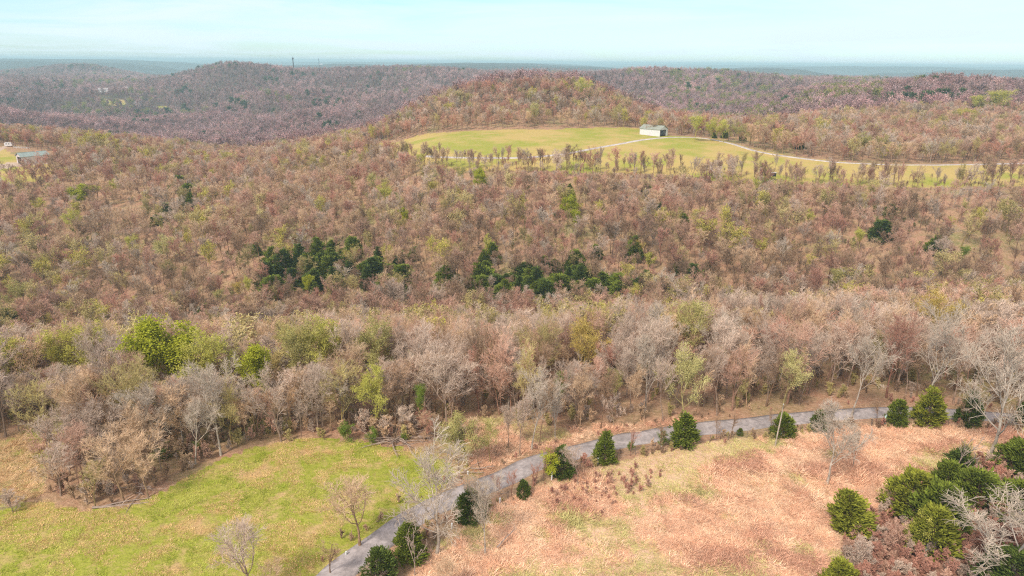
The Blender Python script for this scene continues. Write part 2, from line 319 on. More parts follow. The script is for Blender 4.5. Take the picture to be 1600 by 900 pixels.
# ground material
def ground_material():
    m = bpy.data.materials.new('ground_cover'); m.use_nodes = True; t = m.node_tree; b = t.nodes['Principled BSDF']
    b.inputs['Roughness'].default_value = 0.95; b.inputs['Specular IOR Level'].default_value = 0.1
    g = N(t, 'ShaderNodeNewGeometry')
    def noise(sc, det=5, rough=0.6, dist=0.0, stretch=None):
        n = N(t, 'ShaderNodeTexNoise', inp={'Scale': sc, 'Detail': float(det), 'Roughness': rough, 'Distortion': dist})
        if stretch:
            mp = N(t, 'ShaderNodeMapping'); mp.inputs['Scale'].default_value = stretch; mp.inputs['Rotation'].default_value = (0, 0, 0.5)
            t.links.new(g.outputs['Position'], mp.inputs[0]); t.links.new(mp.outputs[0], n.inputs['Vector'])
        else: t.links.new(g.outputs['Position'], n.inputs['Vector'])
        return n.outputs[0]
    def rng(s, a, b_, lo=0.0, hi=1.0):
        n = N(t, 'ShaderNodeMapRange', inp={'From Min': a, 'From Max': b_, 'To Min': lo, 'To Max': hi}); t.links.new(s, n.inputs[0]); return n.outputs[0]
    def mix(f, a, c):
        n = N(t, 'ShaderNodeMix', data_type='RGBA')
        if isinstance(f, float): n.inputs['Factor'].default_value = f
        else: t.links.new(f, n.inputs['Factor'])
        for s, v in (('A', a), ('B', c)):
            if isinstance(v, tuple): n.inputs[s].default_value = (*v, 1)
            else: t.links.new(v, n.inputs[s])
        return n.outputs['Result']
    big = noise(0.035, 5); mid = noise(0.16, 5, 0.65); fine = noise(1.3, 4, 0.7); vf = noise(5.0, 3, 0.7)
    sw = noise(0.35, 5, 0.7, 1.8); st = noise(0.5, 4, 0.6, 0.4, (1, 3.2, 1))
    litter = mix(rng(mid, .38, .62), (0.44, 0.24, 0.155), (0.33, 0.235, 0.125))
    litter = mix(rng(big, .53, .68), litter, (0.24, 0.25, 0.08))
    litter = mix(rng(fine, .42, .75), litter, (0.60, 0.40, 0.26))
    green = mix(rng(fine, .32, .68), (0.27, 0.31, 0.03), (0.42, 0.41, 0.08))
    green = mix(rng(sw, .50, .70), green, (0.50, 0.38, 0.15))
    green = mix(rng(mid, .52, .66), green, (0.60, 0.40, 0.20))
    straw = mix(rng(sw, .35, .62), (0.68, 0.42, 0.28), (0.82, 0.57, 0.39))
    straw = mix(rng(mid, .52, .68), straw, (0.60, 0.34, 0.22))
    straw = mix(rng(big, .56, .68), straw, (0.50, 0.42, 0.15))
    straw = mix(rng(fine, .40, .75), straw, (0.66, 0.46, 0.30))
    thick = mix(rng(fine, .3, .7), (0.33, 0.17, 0.12), (0.45, 0.27, 0.19))
    upm = mix(rng(big, .40, .56), (0.33, 0.36, 0.05), (0.56, 0.41, 0.15))
    upm = mix(rng(st, .45, .72), upm, (0.50, 0.40, 0.13))
    tan = mix(rng(sw, .4, .65), (0.50, 0.31, 0.17), (0.33, 0.33, 0.10))
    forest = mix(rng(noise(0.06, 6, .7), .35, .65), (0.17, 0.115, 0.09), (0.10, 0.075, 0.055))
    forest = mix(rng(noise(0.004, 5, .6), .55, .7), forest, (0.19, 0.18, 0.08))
    wob = rng(noise(0.45, 4), .3, .7, -.35, .35)
    def mask(attr, ch):
        a = N(t, 'ShaderNodeAttribute', attribute_type='GEOMETRY', attribute_name=attr)
        s = N(t, 'ShaderNodeSeparateColor'); t.links.new(a.outputs['Color'], s.inputs[0])
        ad = N(t, 'ShaderNodeMath', operation='ADD'); t.links.new(s.outputs[ch], ad.inputs[0]); t.links.new(wob, ad.inputs[1])
        return rng(ad.outputs[0], .4, .6)
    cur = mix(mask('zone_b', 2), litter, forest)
    cur = mix(mask('zone_b', 0), cur, tan)
    cur = mix(mask('zone_a', 0), cur, green)
    cur = mix(mask('zone_a', 1), cur, straw)
    cur = mix(mask('zone_a', 2), cur, thick)
    cur = mix(mask('zone_b', 1), cur, upm)
    cur = mix(mask('zone_c', 0), cur, (0.56, 0.43, 0.33))
    cur = mix(mask('zone_c', 1), cur, (0.50, 0.30, 0.16))
    cur = mix(mask('zone_c', 2), cur, (0.06, 0.055, 0.045))  # farthest forest: the canopy's self-shadowing is put into this darker base colour
    sh = rng(vf, .25, .75, .72, 1.2)
    q = N(t, 'ShaderNodeVectorMath', operation='SCALE'); t.links.new(cur, q.inputs[0]); t.links.new(sh, q.inputs['Scale'])
    t.links.new(q.outputs[0], b.inputs['Base Color'])
    bp = N(t, 'ShaderNodeBump', inp={'Strength': 0.9, 'Distance': 0.35}); t.links.new(fine, bp.inputs['Height']); t.links.new(bp.outputs[0], b.inputs['Normal'])
    return m
V = np.stack([_X, _Y, HG], -1).reshape(-1, 3)
ii = np.arange(NT*NY).reshape(NT, NY)
Fq = np.stack([ii[:-1, :-1], ii[1:, :-1], ii[1:, 1:], ii[:-1, 1:]], -1).reshape(-1, 4)
gx, gy = V[:, 0], V[:, 1]
near = gy < 900
def zmask(P):
    r = np.zeros(len(gx)); r[near] = inside(P, gx[near], gy[near]); return r
def zfar(P): return inside(P, gx, gy).astype(float)
za = np.stack([zmask(Z_GREEN), zmask(Z_STRAW), zmask(Z_THICK), np.ones(len(gx))], -1)
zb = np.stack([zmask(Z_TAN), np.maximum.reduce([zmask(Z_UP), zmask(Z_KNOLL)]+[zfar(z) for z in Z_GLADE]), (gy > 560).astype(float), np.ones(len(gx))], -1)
dl = np.minimum(pdist(LANE2, gx, gy), 99)
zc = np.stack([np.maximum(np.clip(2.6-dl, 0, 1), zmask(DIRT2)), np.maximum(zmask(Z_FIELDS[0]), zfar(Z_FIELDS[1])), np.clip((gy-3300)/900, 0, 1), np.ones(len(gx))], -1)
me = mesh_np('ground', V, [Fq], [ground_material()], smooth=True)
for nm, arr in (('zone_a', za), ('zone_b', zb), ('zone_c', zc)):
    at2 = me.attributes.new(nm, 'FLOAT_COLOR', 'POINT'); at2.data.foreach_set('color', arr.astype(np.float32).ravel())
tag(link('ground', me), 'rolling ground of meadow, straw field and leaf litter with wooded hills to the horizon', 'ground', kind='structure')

def ribbon(name, C, wdt, up, m, nx=6, wob=0.0, seed=1):
    T = np.gradient(C, axis=0); T /= np.linalg.norm(T, axis=1, keepdims=True); Nn = np.c_[T[:, 1], -T[:, 0]]
    s = np.linspace(-1, 1, nx+1); rg = np.random.default_rng(seed)
    half = wdt/2*(1+wob*(_smooth(rg.standard_normal((len(C), 2)), 2, 0)))
    rows = []
    for j, u in enumerate(s):
        hw = half[:, 0] if u < 0 else half[:, 1]
        p = C+Nn*(u*hw)[:, None]; z = Hf(p[:, 0], p[:, 1])+up+0.05*(1-u*u)
        rows.append(np.c_[p, z])
    edge0 = rows[0].copy(); edge0[:, 2] -= up+0.1; edge1 = rows[-1].copy(); edge1[:, 2] -= up+0.1
    V = np.stack([edge0]+rows+[edge1], 1); n, k, _ = V.shape
    ii = np.arange(n*k).reshape(n, k)
    Q = np.stack([ii[:-1, :-1], ii[:-1, 1:], ii[1:, 1:], ii[1:, :-1]], -1).reshape(-1, 4)
    return link(name, mesh_np(name, V.reshape(-1, 3), [Q], [m], smooth=True))
def surf_mat(name, a, b_, scale, rough=0.9):
    m = bpy.data.materials.new(name); m.use_nodes = True; t = m.node_tree; bs = t.nodes['Principled BSDF']
    bs.inputs['Roughness'].default_value = rough; bs.inputs['Specular IOR Level'].default_value = 0.2
    g = N(t, 'ShaderNodeNewGeometry'); n = N(t, 'ShaderNodeTexNoise', inp={'Scale': scale, 'Detail': 6.0, 'Roughness': 0.7})
    t.links.new(g.outputs['Position'], n.inputs['Vector'])
    r = N(t, 'ShaderNodeMapRange', inp={'From Min': .3, 'From Max': .7}); t.links.new(n.outputs[0], r.inputs[0])
    q = N(t, 'ShaderNodeMix', data_type='RGBA'); q.inputs['A'].default_value = (*a, 1); q.inputs['B'].default_value = (*b_, 1)
    t.links.new(r.outputs[0], q.inputs['Factor'])
    n2 = N(t, 'ShaderNodeTexNoise', inp={'Scale': 0.22, 'Detail': 7.0, 'Roughness': 0.75, 'Distortion': 1.2}); t.links.new(g.outputs['Position'], n2.inputs['Vector'])
    r2 = N(t, 'ShaderNodeMapRange', inp={'From Min': .42, 'From Max': .58, 'To Min': .74, 'To Max': 1.12}); t.links.new(n2.outputs[0], r2.inputs[0])
    q2 = N(t, 'ShaderNodeVectorMath', operation='SCALE'); t.links.new(q.outputs['Result'], q2.inputs[0]); t.links.new(r2.outputs[0], q2.inputs['Scale'])
    t.links.new(q2.outputs[0], bs.inputs['Base Color']); return m
tag(ribbon('road', ROAD, 4.1, 0.08, surf_mat('worn_asphalt', (0.30, 0.265, 0.255), (0.49, 0.435, 0.42), 1.6), wob=0.16), 'narrow worn grey country road curving past the straw field', 'road', kind='structure')
tag(ribbon('farm_lane', LANE, 3.2, 0.12, surf_mat('pale_gravel', (0.50, 0.44, 0.40), (0.64, 0.58, 0.54), 0.6), wob=0.15), 'pale gravel farm lane bending over the upper meadow past the white barn', 'lane', kind='structure')

# ------------------------------------------------------------------ tree generators
def spawn(rg, P, R, n, t0, t1, ang, L, k, rr, rend, up, jit, lenfall=0.4):
    Nn, K, _ = P.shape
    pi = np.repeat(np.arange(Nn), n); m = len(pi)
    tt = t0+(t1-t0)*((np.tile(np.arange(n), Nn)+rg.random(m))/n)
    u = tt*(K-1); i = np.minimum(u.astype(int), K-2); f = (u-i)[:, None]
    p = P[pi, i]*(1-f)+P[pi, i+1]*f; r = R[pi, i]*(1-f[:, 0])+R[pi, i+1]*f[:, 0]
    T = P[pi, i+1]-P[pi, i]; T /= np.linalg.norm(T, axis=1, keepdims=True)+1e-9
    v = rg.standard_normal((m, 3)); v -= (v*T).sum(1, keepdims=True)*T; v /= np.linalg.norm(v, axis=1, keepdims=True)+1e-9
    a = np.radians(rg.uniform(ang[0], ang[1], m))[:, None]
    D = T*np.cos(a)+v*np.sin(a)
    ln = L*rg.uniform(0.65, 1.25, m)*(1-lenfall*(tt-t0)/(t1-t0+1e-6))
    out = [p]; d = D
    for s in range(k):
        d = d+rg.standard_normal((m, 3))*jit+np.array([0, 0, up]); d /= np.linalg.norm(d, axis=1, keepdims=True)
        out.append(out[-1]+d*(ln/k)[:, None])
    Pn = np.stack(out, 1); r0 = np.maximum(r*rr, rend)
    Rn = r0[:, None]*(1-np.linspace(0, 1, k+1)[None]*(1-np.clip(rend/r0, 0, 1))[:, None]*0.92)
    return Pn, Rn
def bare(seed, H=15.0, fork=0.35, spread=1.0, lim=9, dens=(7, 7, 5), tw=0.02, leaf=None, straight=1.0, lean=(0, 0), full=4, crownlow=1.0, low=False):
    """returns dict trunk=(V,Q), crown=(V,Q), leaves=(V,T)"""
    rg = np.random.default_rng(seed)
    k = 6; pts = [np.zeros(3)]; d = np.array([lean[0], lean[1], 1.0]); d /= np.linalg.norm(d)
    for s in range(k):
        d = d+rg.standard_normal(3)*0.07/straight; d /= np.linalg.norm(d); pts.append(pts[-1]+d*H*0.70/k)
    tr = np.array(pts)[None]; tr[:, 0, 2] -= 0.4
    R0 = H*0.0112; R = (R0*(1-np.linspace(0, 1, k+1)*0.8))[None]; R[:, 0] *= 1.35
    P1, R1 = spawn(rg, tr, R, lim, fork, 1.0, (18*spread, 48*spread), H*0.46, 5, 0.60, tw*1.2, 0.15, 0.10, 0.35)
    P2, R2 = spawn(rg, P1, R1, dens[0], 0.22, 1.0, (22, 50), H*0.17, 4, 0.72, tw*1.1, 0.11, 0.13)
    allP = np.concatenate([P1[:, -1:], P1[:, -1:]], 1)
    P3, R3 = spawn(rg, P2, R2, dens[1], 0.15, 1.0, (22, 55), H*0.085, 3, 0.65, tw, 0.07, 0.16)
    C = []
    sd3 = 3
    trunkV = [tubes(tr, R, 5 if low else 7), tubes(P1, R1, 3 if low else 5)]
    C += [tubes(P2, R2, sd3), tubes(P3, R3, sd3)]
    tips = P3
    if dens[2]:
        P4, R4 = spawn(rg, P3, R3, dens[2], 0.15, 1.0, (25, 60), H*0.05, 1, 0.8, tw*0.8, 0.03, 0.2)
        R4[:, 1] *= 0.5; C.append(tubes(P4, R4, sd3)); tips = P4
    def cat(L):
        vs, qs, n = [], [], 0
        for v, q in L: vs.append(v); qs.append(q+n); n += len(v)
        return np.concatenate(vs), np.concatenate(qs)
    res = {'trunk': cat(trunkV), 'crown': cat(C)}
    if leaf:
        n, size = leaf; tp = tips[:, -1]; tp = tp[rg.integers(0, len(tp), n)]+rg.standard_normal((n, 3))*size*0.9
        D = rg.standard_normal((n, 3)); D /= np.linalg.norm(D, axis=1, keepdims=True)
        res['leaves'] = cones(tp, D, size*rg.uniform(.6, 1.3, n), size*0.42*rg.uniform(.6, 1.3, n))
    top = res['crown'][0][:, 2].max(); res['h'] = float(top)
    return res
def cedar(seed, H=6.0, W=0.32, n=3400, size=0.42, columnar=0.75, lean=(0, 0)):
    rg = np.random.default_rng(seed)
    u = rg.beta(1.0, 1.35, n)*0.985+0.01; th = rg.random(n)*2*math.pi
    ph = rg.random(8)*6.28
    lob = 1+0.16*np.sin(3*th+ph[0]+u*9)+0.13*np.sin(5*th+ph[1]-u*14)+0.12*np.sin(u*22+ph[2]+2*th)
    prof = np.minimum(1, 0.45+u*4.5)*(1-u)**columnar*lob
    rad = H*W*prof*(0.45+0.6*rg.random(n)**0.45)
    P = np.c_[np.cos(th)*rad, np.sin(th)*rad, u*H*0.93]
    nc = max(16, n//55); cu = rg.beta(1.0, 1.3, nc)*0.97; ct = rg.random(nc)*6.283
    cr0 = H*W*np.minimum(1, 0.5+cu*4.5)*(1-cu)**columnar*rg.uniform(0.5, 1.22, nc)
    CC = np.c_[np.cos(ct)*cr0, np.sin(ct)*cr0, cu*H*0.95]; pick_ = rg.integers(0, nc, n); g_ = rg.standard_normal((n, 3))*H*np.array([.042, .042, .03])
    cl = rg.random(n) < 0.84; P[cl] = (CC[pick_]+g_)[cl]; P[:, 2] = np.maximum(P[:, 2], .05); th = np.arctan2(P[:, 1], P[:, 0]); u = P[:, 2]/H
    P += np.c_[lean[0]*u*H, lean[1]*u*H, 0*u]
    D = np.c_[np.cos(th), np.sin(th), 0.45+0.9*u]+rg.standard_normal((n, 3))*0.35; D /= np.linalg.norm(D, axis=1, keepdims=True)
    L = size*rg.uniform(0.6, 1.5, n); Vv, Tt = cones(P, D, L, L*0.24)
    lt = np.array([[[lean[0]*a*H, lean[1]*a*H, a*H-0.2] for a in (0, .3, .6, .9)]])
    tV = tubes(lt, np.array([[.022*H, .018*H, .011*H, .004*H]]), 6)
    P1 = np.repeat(lt, 26, 0); tt = rg.uniform(0.05, .85, 26); a = rg.random(26)*6.28
    b0 = np.c_[lean[0]*tt*H, lean[1]*tt*H, tt*H]; ln = H*W*(1-tt)**columnar*0.8
    b1 = b0+np.c_[np.cos(a)*ln, np.sin(a)*ln, ln*0.5]
    bV = tubes(np.stack([b0, b1], 1), np.full((26, 2), 0.005*H), 3)
    return {'trunk': (np.concatenate([tV[0], bV[0]]), np.concatenate([tV[1], bV[1]+len(tV[0])])), 'leaves': (Vv, Tt), 'h': H}
def part_meshes(name, g, mt, mc, ml):
    tm = mesh_np(name+'_trunk', g['trunk'][0], [g['trunk'][1]], [mt], smooth=True)
    if 'crown' in g:
        V, Q = g['crown']; F = [Q]; mi = np.zeros(len(Q), int); mats = [mc]
        if 'leaves' in g:
            lv, lt = g['leaves']; F.append(lt+len(V)); V = np.concatenate([V, lv]); mats.append(ml); mi = np.r_[mi, np.ones(len(lt), int)]
        cm = mesh_np(name+'_crown', V, F, mats, mi)
    else:
        cm = mesh_np(name+'_crown', g['leaves'][0], [g['leaves'][1]], [ml])
    return tm, cm, g['h']
def joined(name, g, mt, mc, ml, coll):
    V = [g['trunk'][0]]; F = [g['trunk'][1]]; mi = [np.zeros(len(F[0]), int)]; n = len(V[0]); mats = [mt]
    if 'crown' in g:
        v, q = g['crown']; V.append(v); F.append(q+n); mi.append(np.full(len(q), 1)); n += len(v)
    mats.append(mc)
    if 'leaves' in g:
        v, q = g['leaves']; V.append(v); F.append(q+n); mi.append(np.full(len(q), 2)); mats.append(ml)
    s = 1.0/g['h']
    me = mesh_np(name, np.concatenate(V)*s, F, mats, np.concatenate(mi))
    o = bpy.data.objects.new(name, me); coll.objects.link(o); return o

# full-detail kinds (individual trees)
BARE = [part_meshes('bare_tree', bare(100+i, 15, *a), M['bark'], M['twig'], M['leaf']) for i, a in enumerate([
    (0.42, 0.85, 9, (7, 6, 4)), (0.35, 1.0, 9, (7, 6, 4)), (0.5, 0.75, 8, (8, 6, 5)), (0.30, 1.1, 10, (6, 6, 5)),
    (0.45, 0.9, 9, (7, 6, 4)), (0.38, 0.65, 8, (8, 6, 5)), (0.25, 1.1, 11, (6, 6, 5)), (0.55, 0.8, 8, (7, 6, 4))])]
PALE = [part_meshes('pale_tree', bare(140+i, 15, *a, tw=0.022), M['palebark'], M['paletwig'], M['leaf']) for i, a in enumerate([
    (0.22, 1.15, 10, (7, 7, 5)), (0.35, 1.0, 9, (7, 7, 5)), (0.45, 1.15, 9, (7, 6, 5)), (0.3, 0.85, 10, (7, 6, 5))])]
LEAFY = [part_meshes('leafing_tree', bare(180+i, 15, *a, leaf=(l, 0.26)), M['bark'], M['twig'], M['leaf']) for i, (a, l) in enumerate([
    ((0.35, 1.0, 9, (7, 6, 4)), 2700), ((0.25, 1.2, 9, (7, 6, 4)), 3600), ((0.4, 0.8, 8, (7, 6, 4)), 2400), ((0.3, 1.1, 10, (7, 6, 4)), 1500)])]
LUSH = [part_meshes('green_tree', bare(200+i, 15, *a, leaf=(l, 0.36)), M['bark'], M['twig'], M['leaf']) for i, (a, l) in enumerate([
    ((0.18, 1.3, 11, (7, 6, 3)), 8000), ((0.2, 1.1, 11, (7, 6, 3)), 6500)])]
SAPL = [part_meshes('sapling', bare(220+i, 6, 0.15, 0.6, 9, (5, 4, 2), tw=0.012), M['bark'], M['twig'], M['leaf']) for i in range(3)]
BUSH = [part_meshes('bare_bush', bare(230+i, 4, 0.04, 1.5, 16, (6, 5, 4), tw=0.014), M['bark'], M['twig'], M['leaf']) for i in range(3)]
GBUSH = [part_meshes('leafing_bush', bare(240+i, 4, 0.04, 1.5, 14, (5, 4, 2), tw=0.014, leaf=(1700, 0.16)), M['bark'], M['twig'], M['leaf']) for i in range(2)]
CEDAR = [part_meshes('evergreen', cedar(260+i, *a), M['cedarbark'], None, M['cedar']) for i, a in enumerate([
    (6, 0.30, 3600, 0.42, 0.7), (6, 0.36, 3900, 0.44, 0.6), (6, 0.25, 3000, 0.42, 0.8), (6, 0.46, 4600, 0.46, 0.5), (6, 0.33, 3700, 0.44, 0.65, (-0.18, 0.05)), (6, 0.40, 4000, 0.46, 0.6, (0.12, -0.05))])]
SNAGM = [part_meshes('dead_tree', bare(290+i, 8, 0.3, 1.2, n, (3, 2, 0), tw=0.03), M['deadwood'], M['deadwood'], None) for i, n in enumerate((6, 5))]
KIND = {'bare': BARE, 'pale': PALE, 'leafy': LEAFY, 'lush': LUSH, 'sapling': SAPL, 'bush': BUSH, 'gbush': GBUSH, 'cedar': CEDAR, 'snag': SNAGM}

# light kinds for the mass of the woods
def coll(name): return bpy.data.collections.new(name)
C_MID, C_FAR = coll('woodland_kinds'), coll('distant_kinds')
mid_spec = []
for i, a in enumerate([(0.42, 0.95, 8, (6, 5, 4)), (0.35, 1.1, 8, (6, 5, 4)), (0.5, 0.85, 8, (6, 5, 4)), (0.3, 1.2, 8, (6, 5, 4)), (0.4, 0.8, 7, (6, 5, 4)), (0.45, 1.0, 8, (5, 5, 4))]):
    joined('woodland_tree_%02d' % i, bare(300+i, 15, *a, tw=0.034, low=True), M['bark'], M['twig'], M['leaf'], C_MID)
for i in range(2):
    joined('woodland_tree_%02d' % (6+i), bare(320+i, 15, 0.3+.1*i, 1.1, 8, (6, 5, 2), tw=0.045, low=True), M['palebark'], M['paletwig'], M['leaf'], C_MID)
for i in range(3):
    joined('woodland_tree_%02d' % (8+i), bare(330+i, 15, 0.3, 1.0, 8, (6, 5, 0), tw=0.04, leaf=(420+160*i, 0.5), low=True), M['bark'], M['twig'], M['leaf'], C_MID)
for i in range(2):
    joined('woodland_tree_%02d' % (11+i), cedar(340+i, 9, 0.27, 900, 0.95), M['cedarbark'], M['cedar'], M['cedar'], C_MID)
for i in range(3):
    joined('distant_tree_%02d' % i, bare(350+i, 15, 0.25, 1.15, 7, (5, 4, 0), tw=0.13, low=True, leaf=(90, 1.1)), M['bark'], M['twig'], M['twig'], C_FAR)
for i in range(2):
    joined('distant_tree_%02d' % (3+i), bare(360+i, 15, 0.25, 1.15, 6, (4, 3, 0), tw=0.12, low=True, leaf=(200, 1.2)), M['bark'], M['twig'], M['leaf'], C_FAR)
joined('distant_tree_05', cedar(370, 12, 0.3, 220, 2.0), M['cedarbark'], M['cedar'], M['cedar'], C_FAR)

def scatter(name, pts, rot, scl, idx, tint, collection):
    me = bpy.data.meshes.new(name); n = len(pts)
    me.vertices.add(n); me.vertices.foreach_set('co', np.asarray(pts, np.float32).ravel())
    def A(nm, typ, key, arr, dt=np.float32):
        a = me.attributes.new(nm, typ, 'POINT'); a.data.foreach_set(key, np.asarray(arr, dt).ravel())
    A('turn', 'FLOAT_VECTOR', 'vector', rot); A('size', 'FLOAT_VECTOR', 'vector', scl); A('pick', 'INT', 'value', idx, np.int32)
    A('tint', 'FLOAT_COLOR', 'color', np.c_[tint, np.ones(n)])
    o = link(name, me)
    ng = bpy.data.node_groups.new(name+'_nodes', 'GeometryNodeTree')
    ng.interface.new_socket('Geometry', in_out='INPUT', socket_type='NodeSocketGeometry')
    ng.interface.new_socket('Geometry', in_out='OUTPUT', socket_type='NodeSocketGeometry')
    gi, go = ng.nodes.new('NodeGroupInput'), ng.nodes.new('NodeGroupOutput')
    ci = ng.nodes.new('GeometryNodeCollectionInfo'); ci.inputs[0].default_value = collection
    ci.inputs['Separate Children'].default_value = True; ci.inputs['Reset Children'].default_value = True
    ip = ng.nodes.new('GeometryNodeInstanceOnPoints'); ip.inputs['Pick Instance'].default_value = True
    def na(nm, typ):
        x = ng.nodes.new('GeometryNodeInputNamedAttribute'); x.data_type = typ; x.inputs['Name'].default_value = nm; return x.outputs['Attribute']
    ng.links.new(gi.outputs[0], ip.inputs['Points']); ng.links.new(ci.outputs[0], ip.inputs['Instance'])
    ng.links.new(na('pick', 'INT'), ip.inputs['Instance Index']); ng.links.new(na('size', 'FLOAT_VECTOR'), ip.inputs['Scale'])
    er = ng.nodes.new('FunctionNodeEulerToRotation'); ng.links.new(na('turn', 'FLOAT_VECTOR'), er.inputs[0]); ng.links.new(er.outputs[0], ip.inputs['Rotation'])
    ng.links.new(ip.outputs[0], go.inputs[0])
    md = o.modifiers.new('scatter', 'NODES'); md.node_group = ng
    return o

# ------------------------------------------------------------------ individual plants
RNG = np.random.default_rng(7); rnd = random.Random(5)
TREES = []     # records of single plants
CATS = {'bare': ('bare_tree', 'tree'), 'pale': ('pale_barked_tree', 'tree'), 'leafy': ('leafing_tree', 'tree'), 'lush': ('leafing_tree', 'tree'), 'sapling': ('sapling', 'sapling'),
        'bush': ('bare_bush', 'bush'), 'gbush': ('green_bush', 'bush'), 'cedar': ('evergreen_tree', 'evergreen tree'), 'snag': ('dead_tree', 'dead tree')}
def plant(kind, x, y, h, label=None, group=None, tint=None, var=None, wide=1.0, sink=0.0, rz=None):
    V = KIND[kind]; tm, cm, hh = V[rnd.randrange(len(V)) if var is None else var % len(V)]
    s = h/hh
    nm, ct = CATS[kind]
    o = empty(nm, (x, y, H1(x, y)-sink), rnd.random()*6.28 if rz is None else rz, (s*wide, s*wide, s))
    tint = tint if tint is not None else (0.3, 0.22, 0.18)
    for n_, m_ in (('trunk', tm), ('crown', cm)):
        c = bpy.data.objects.new(n_, m_); COL.objects.link(c); c.parent = o; c['tint'] = [float(v) for v in tint]
    tag(o, label or 'tree', ct, group)
    TREES.append(dict(o=o, kind=kind, x=x, y=y, h=h, label=label, tint=tint, lm=None))
    return o
TW = dict(pink=(0.58, 0.365, 0.265), tan=(0.61, 0.43, 0.275), grey=(0.57, 0.44, 0.345), red=(0.52, 0.275, 0.20), olive=(0.50, 0.41, 0.17), brown=(0.38, 0.25, 0.16))
TL = dict(yg=(0.66, 0.63, 0.15), bright=(0.58, 0.60, 0.06), pale=(0.70, 0.64, 0.28), olive=(0.56, 0.51, 0.19), gold=(0.64, 0.49, 0.14), mid=(0.27, 0.36, 0.06))
TC = dict(dark=(0.095, 0.13, 0.024), mid=(0.15, 0.185, 0.024), light=(0.24, 0.25, 0.03))
def base(px, py): return at(px, py)
def hgt(px, py, top):
    x, y = at(px, py); t, r = ray(px, top); return max(1.0, CAMZ - y*r - H1(x, y))
LM = []   # landmarks: (name, x, y)
def named(kind, px, py, top, label, group=None, tint=None, var=None, wide=1.0, lm=None, rz=None):
    x, y = base(px, py); o = plant(kind, x, y, hgt(px, py, top), label, group, tint, var, wide, rz=rz)
    if lm: LM.append((lm, px, (py+top)/2))
    return o
# --- field and roadside trees
named('pale', 1545, 712, 486, 'huge white-barked leafless tree with twin trunks at the right edge of the straw field', var=0, wide=1.05, lm='the huge white twin-trunked tree')
named('pale', 1292, 757, 626, 'lone slender leafless tree leaning slightly in the middle of the straw field', var=3, wide=1.2)
named('pale', 1334, 730, 655, 'small pale leafless tree just behind the lone leaning tree in the straw field', var=2, wide=1.1)
named('bare', 562, 852, 735, 'rounded tan leafless tree on the meadow side of the road', tint=TW['tan'], var=3, wide=1.5)
named('pale', 682, 866, 690, 'tall white airy leafless tree between road and straw field', var=0, wide=1.3)
named('pale', 758, 866, 742, 'forked grey leafless tree at the straw field corner, beside a fallen branch', var=1, wide=0.85)
named('bare', 392, 935, 798, 'wide leafless tree at the bottom of the green meadow, base cut off by the frame', tint=TW['grey'], var=3, wide=1.25)
named('bare', 903, 757, 690, 'small leafless tree on the straw field edge right of the lime bush', tint=TW['grey'], var=4, wide=1.1)
named('sapling', 516, 896, 832, 'dark sapling with few branches on the meadow edge left of the road', tint=TW['brown'], wide=1.3)
named('snag', 648, 900, 828, 'white dead tree with bare forked limbs in front of the dark roadside evergreens', var=0)
named('snag', 1482, 762, 668, 'weathered pinkish dead tree standing among the evergreens right of the straw field', var=1)
named('pale', 1572, 915, 762, 'pale leafless tree leaning over the thicket in the lower right corner', var=0, wide=2.1)
named('pale', 1612, 800, 740, 'pale leafless treetop at the right edge above the thicket evergreens', var=2, wide=1.4)
named('leafy', 730, 730, 642, 'tan-green budding tree with a cluster of trunks between meadow and road bend', tint=TL['olive'], var=0, wide=1.35, lm='the budding road bend tree')
named('leafy', 766, 722, 652, 'smaller budding tree with three straight trunks just right of the trunk cluster', tint=TL['olive'], var=3, wide=0.9)
named('bare', 700, 925, 868, 'low leafless treetop at the bottom edge in front of the white tree', tint=TW['tan'], var=3, wide=1.6)
named('bare', 425, 950, 880, 'pale leafless treetop at the bottom edge just right of the wide meadow tree', tint=TW['tan'], var=6, wide=1.2)
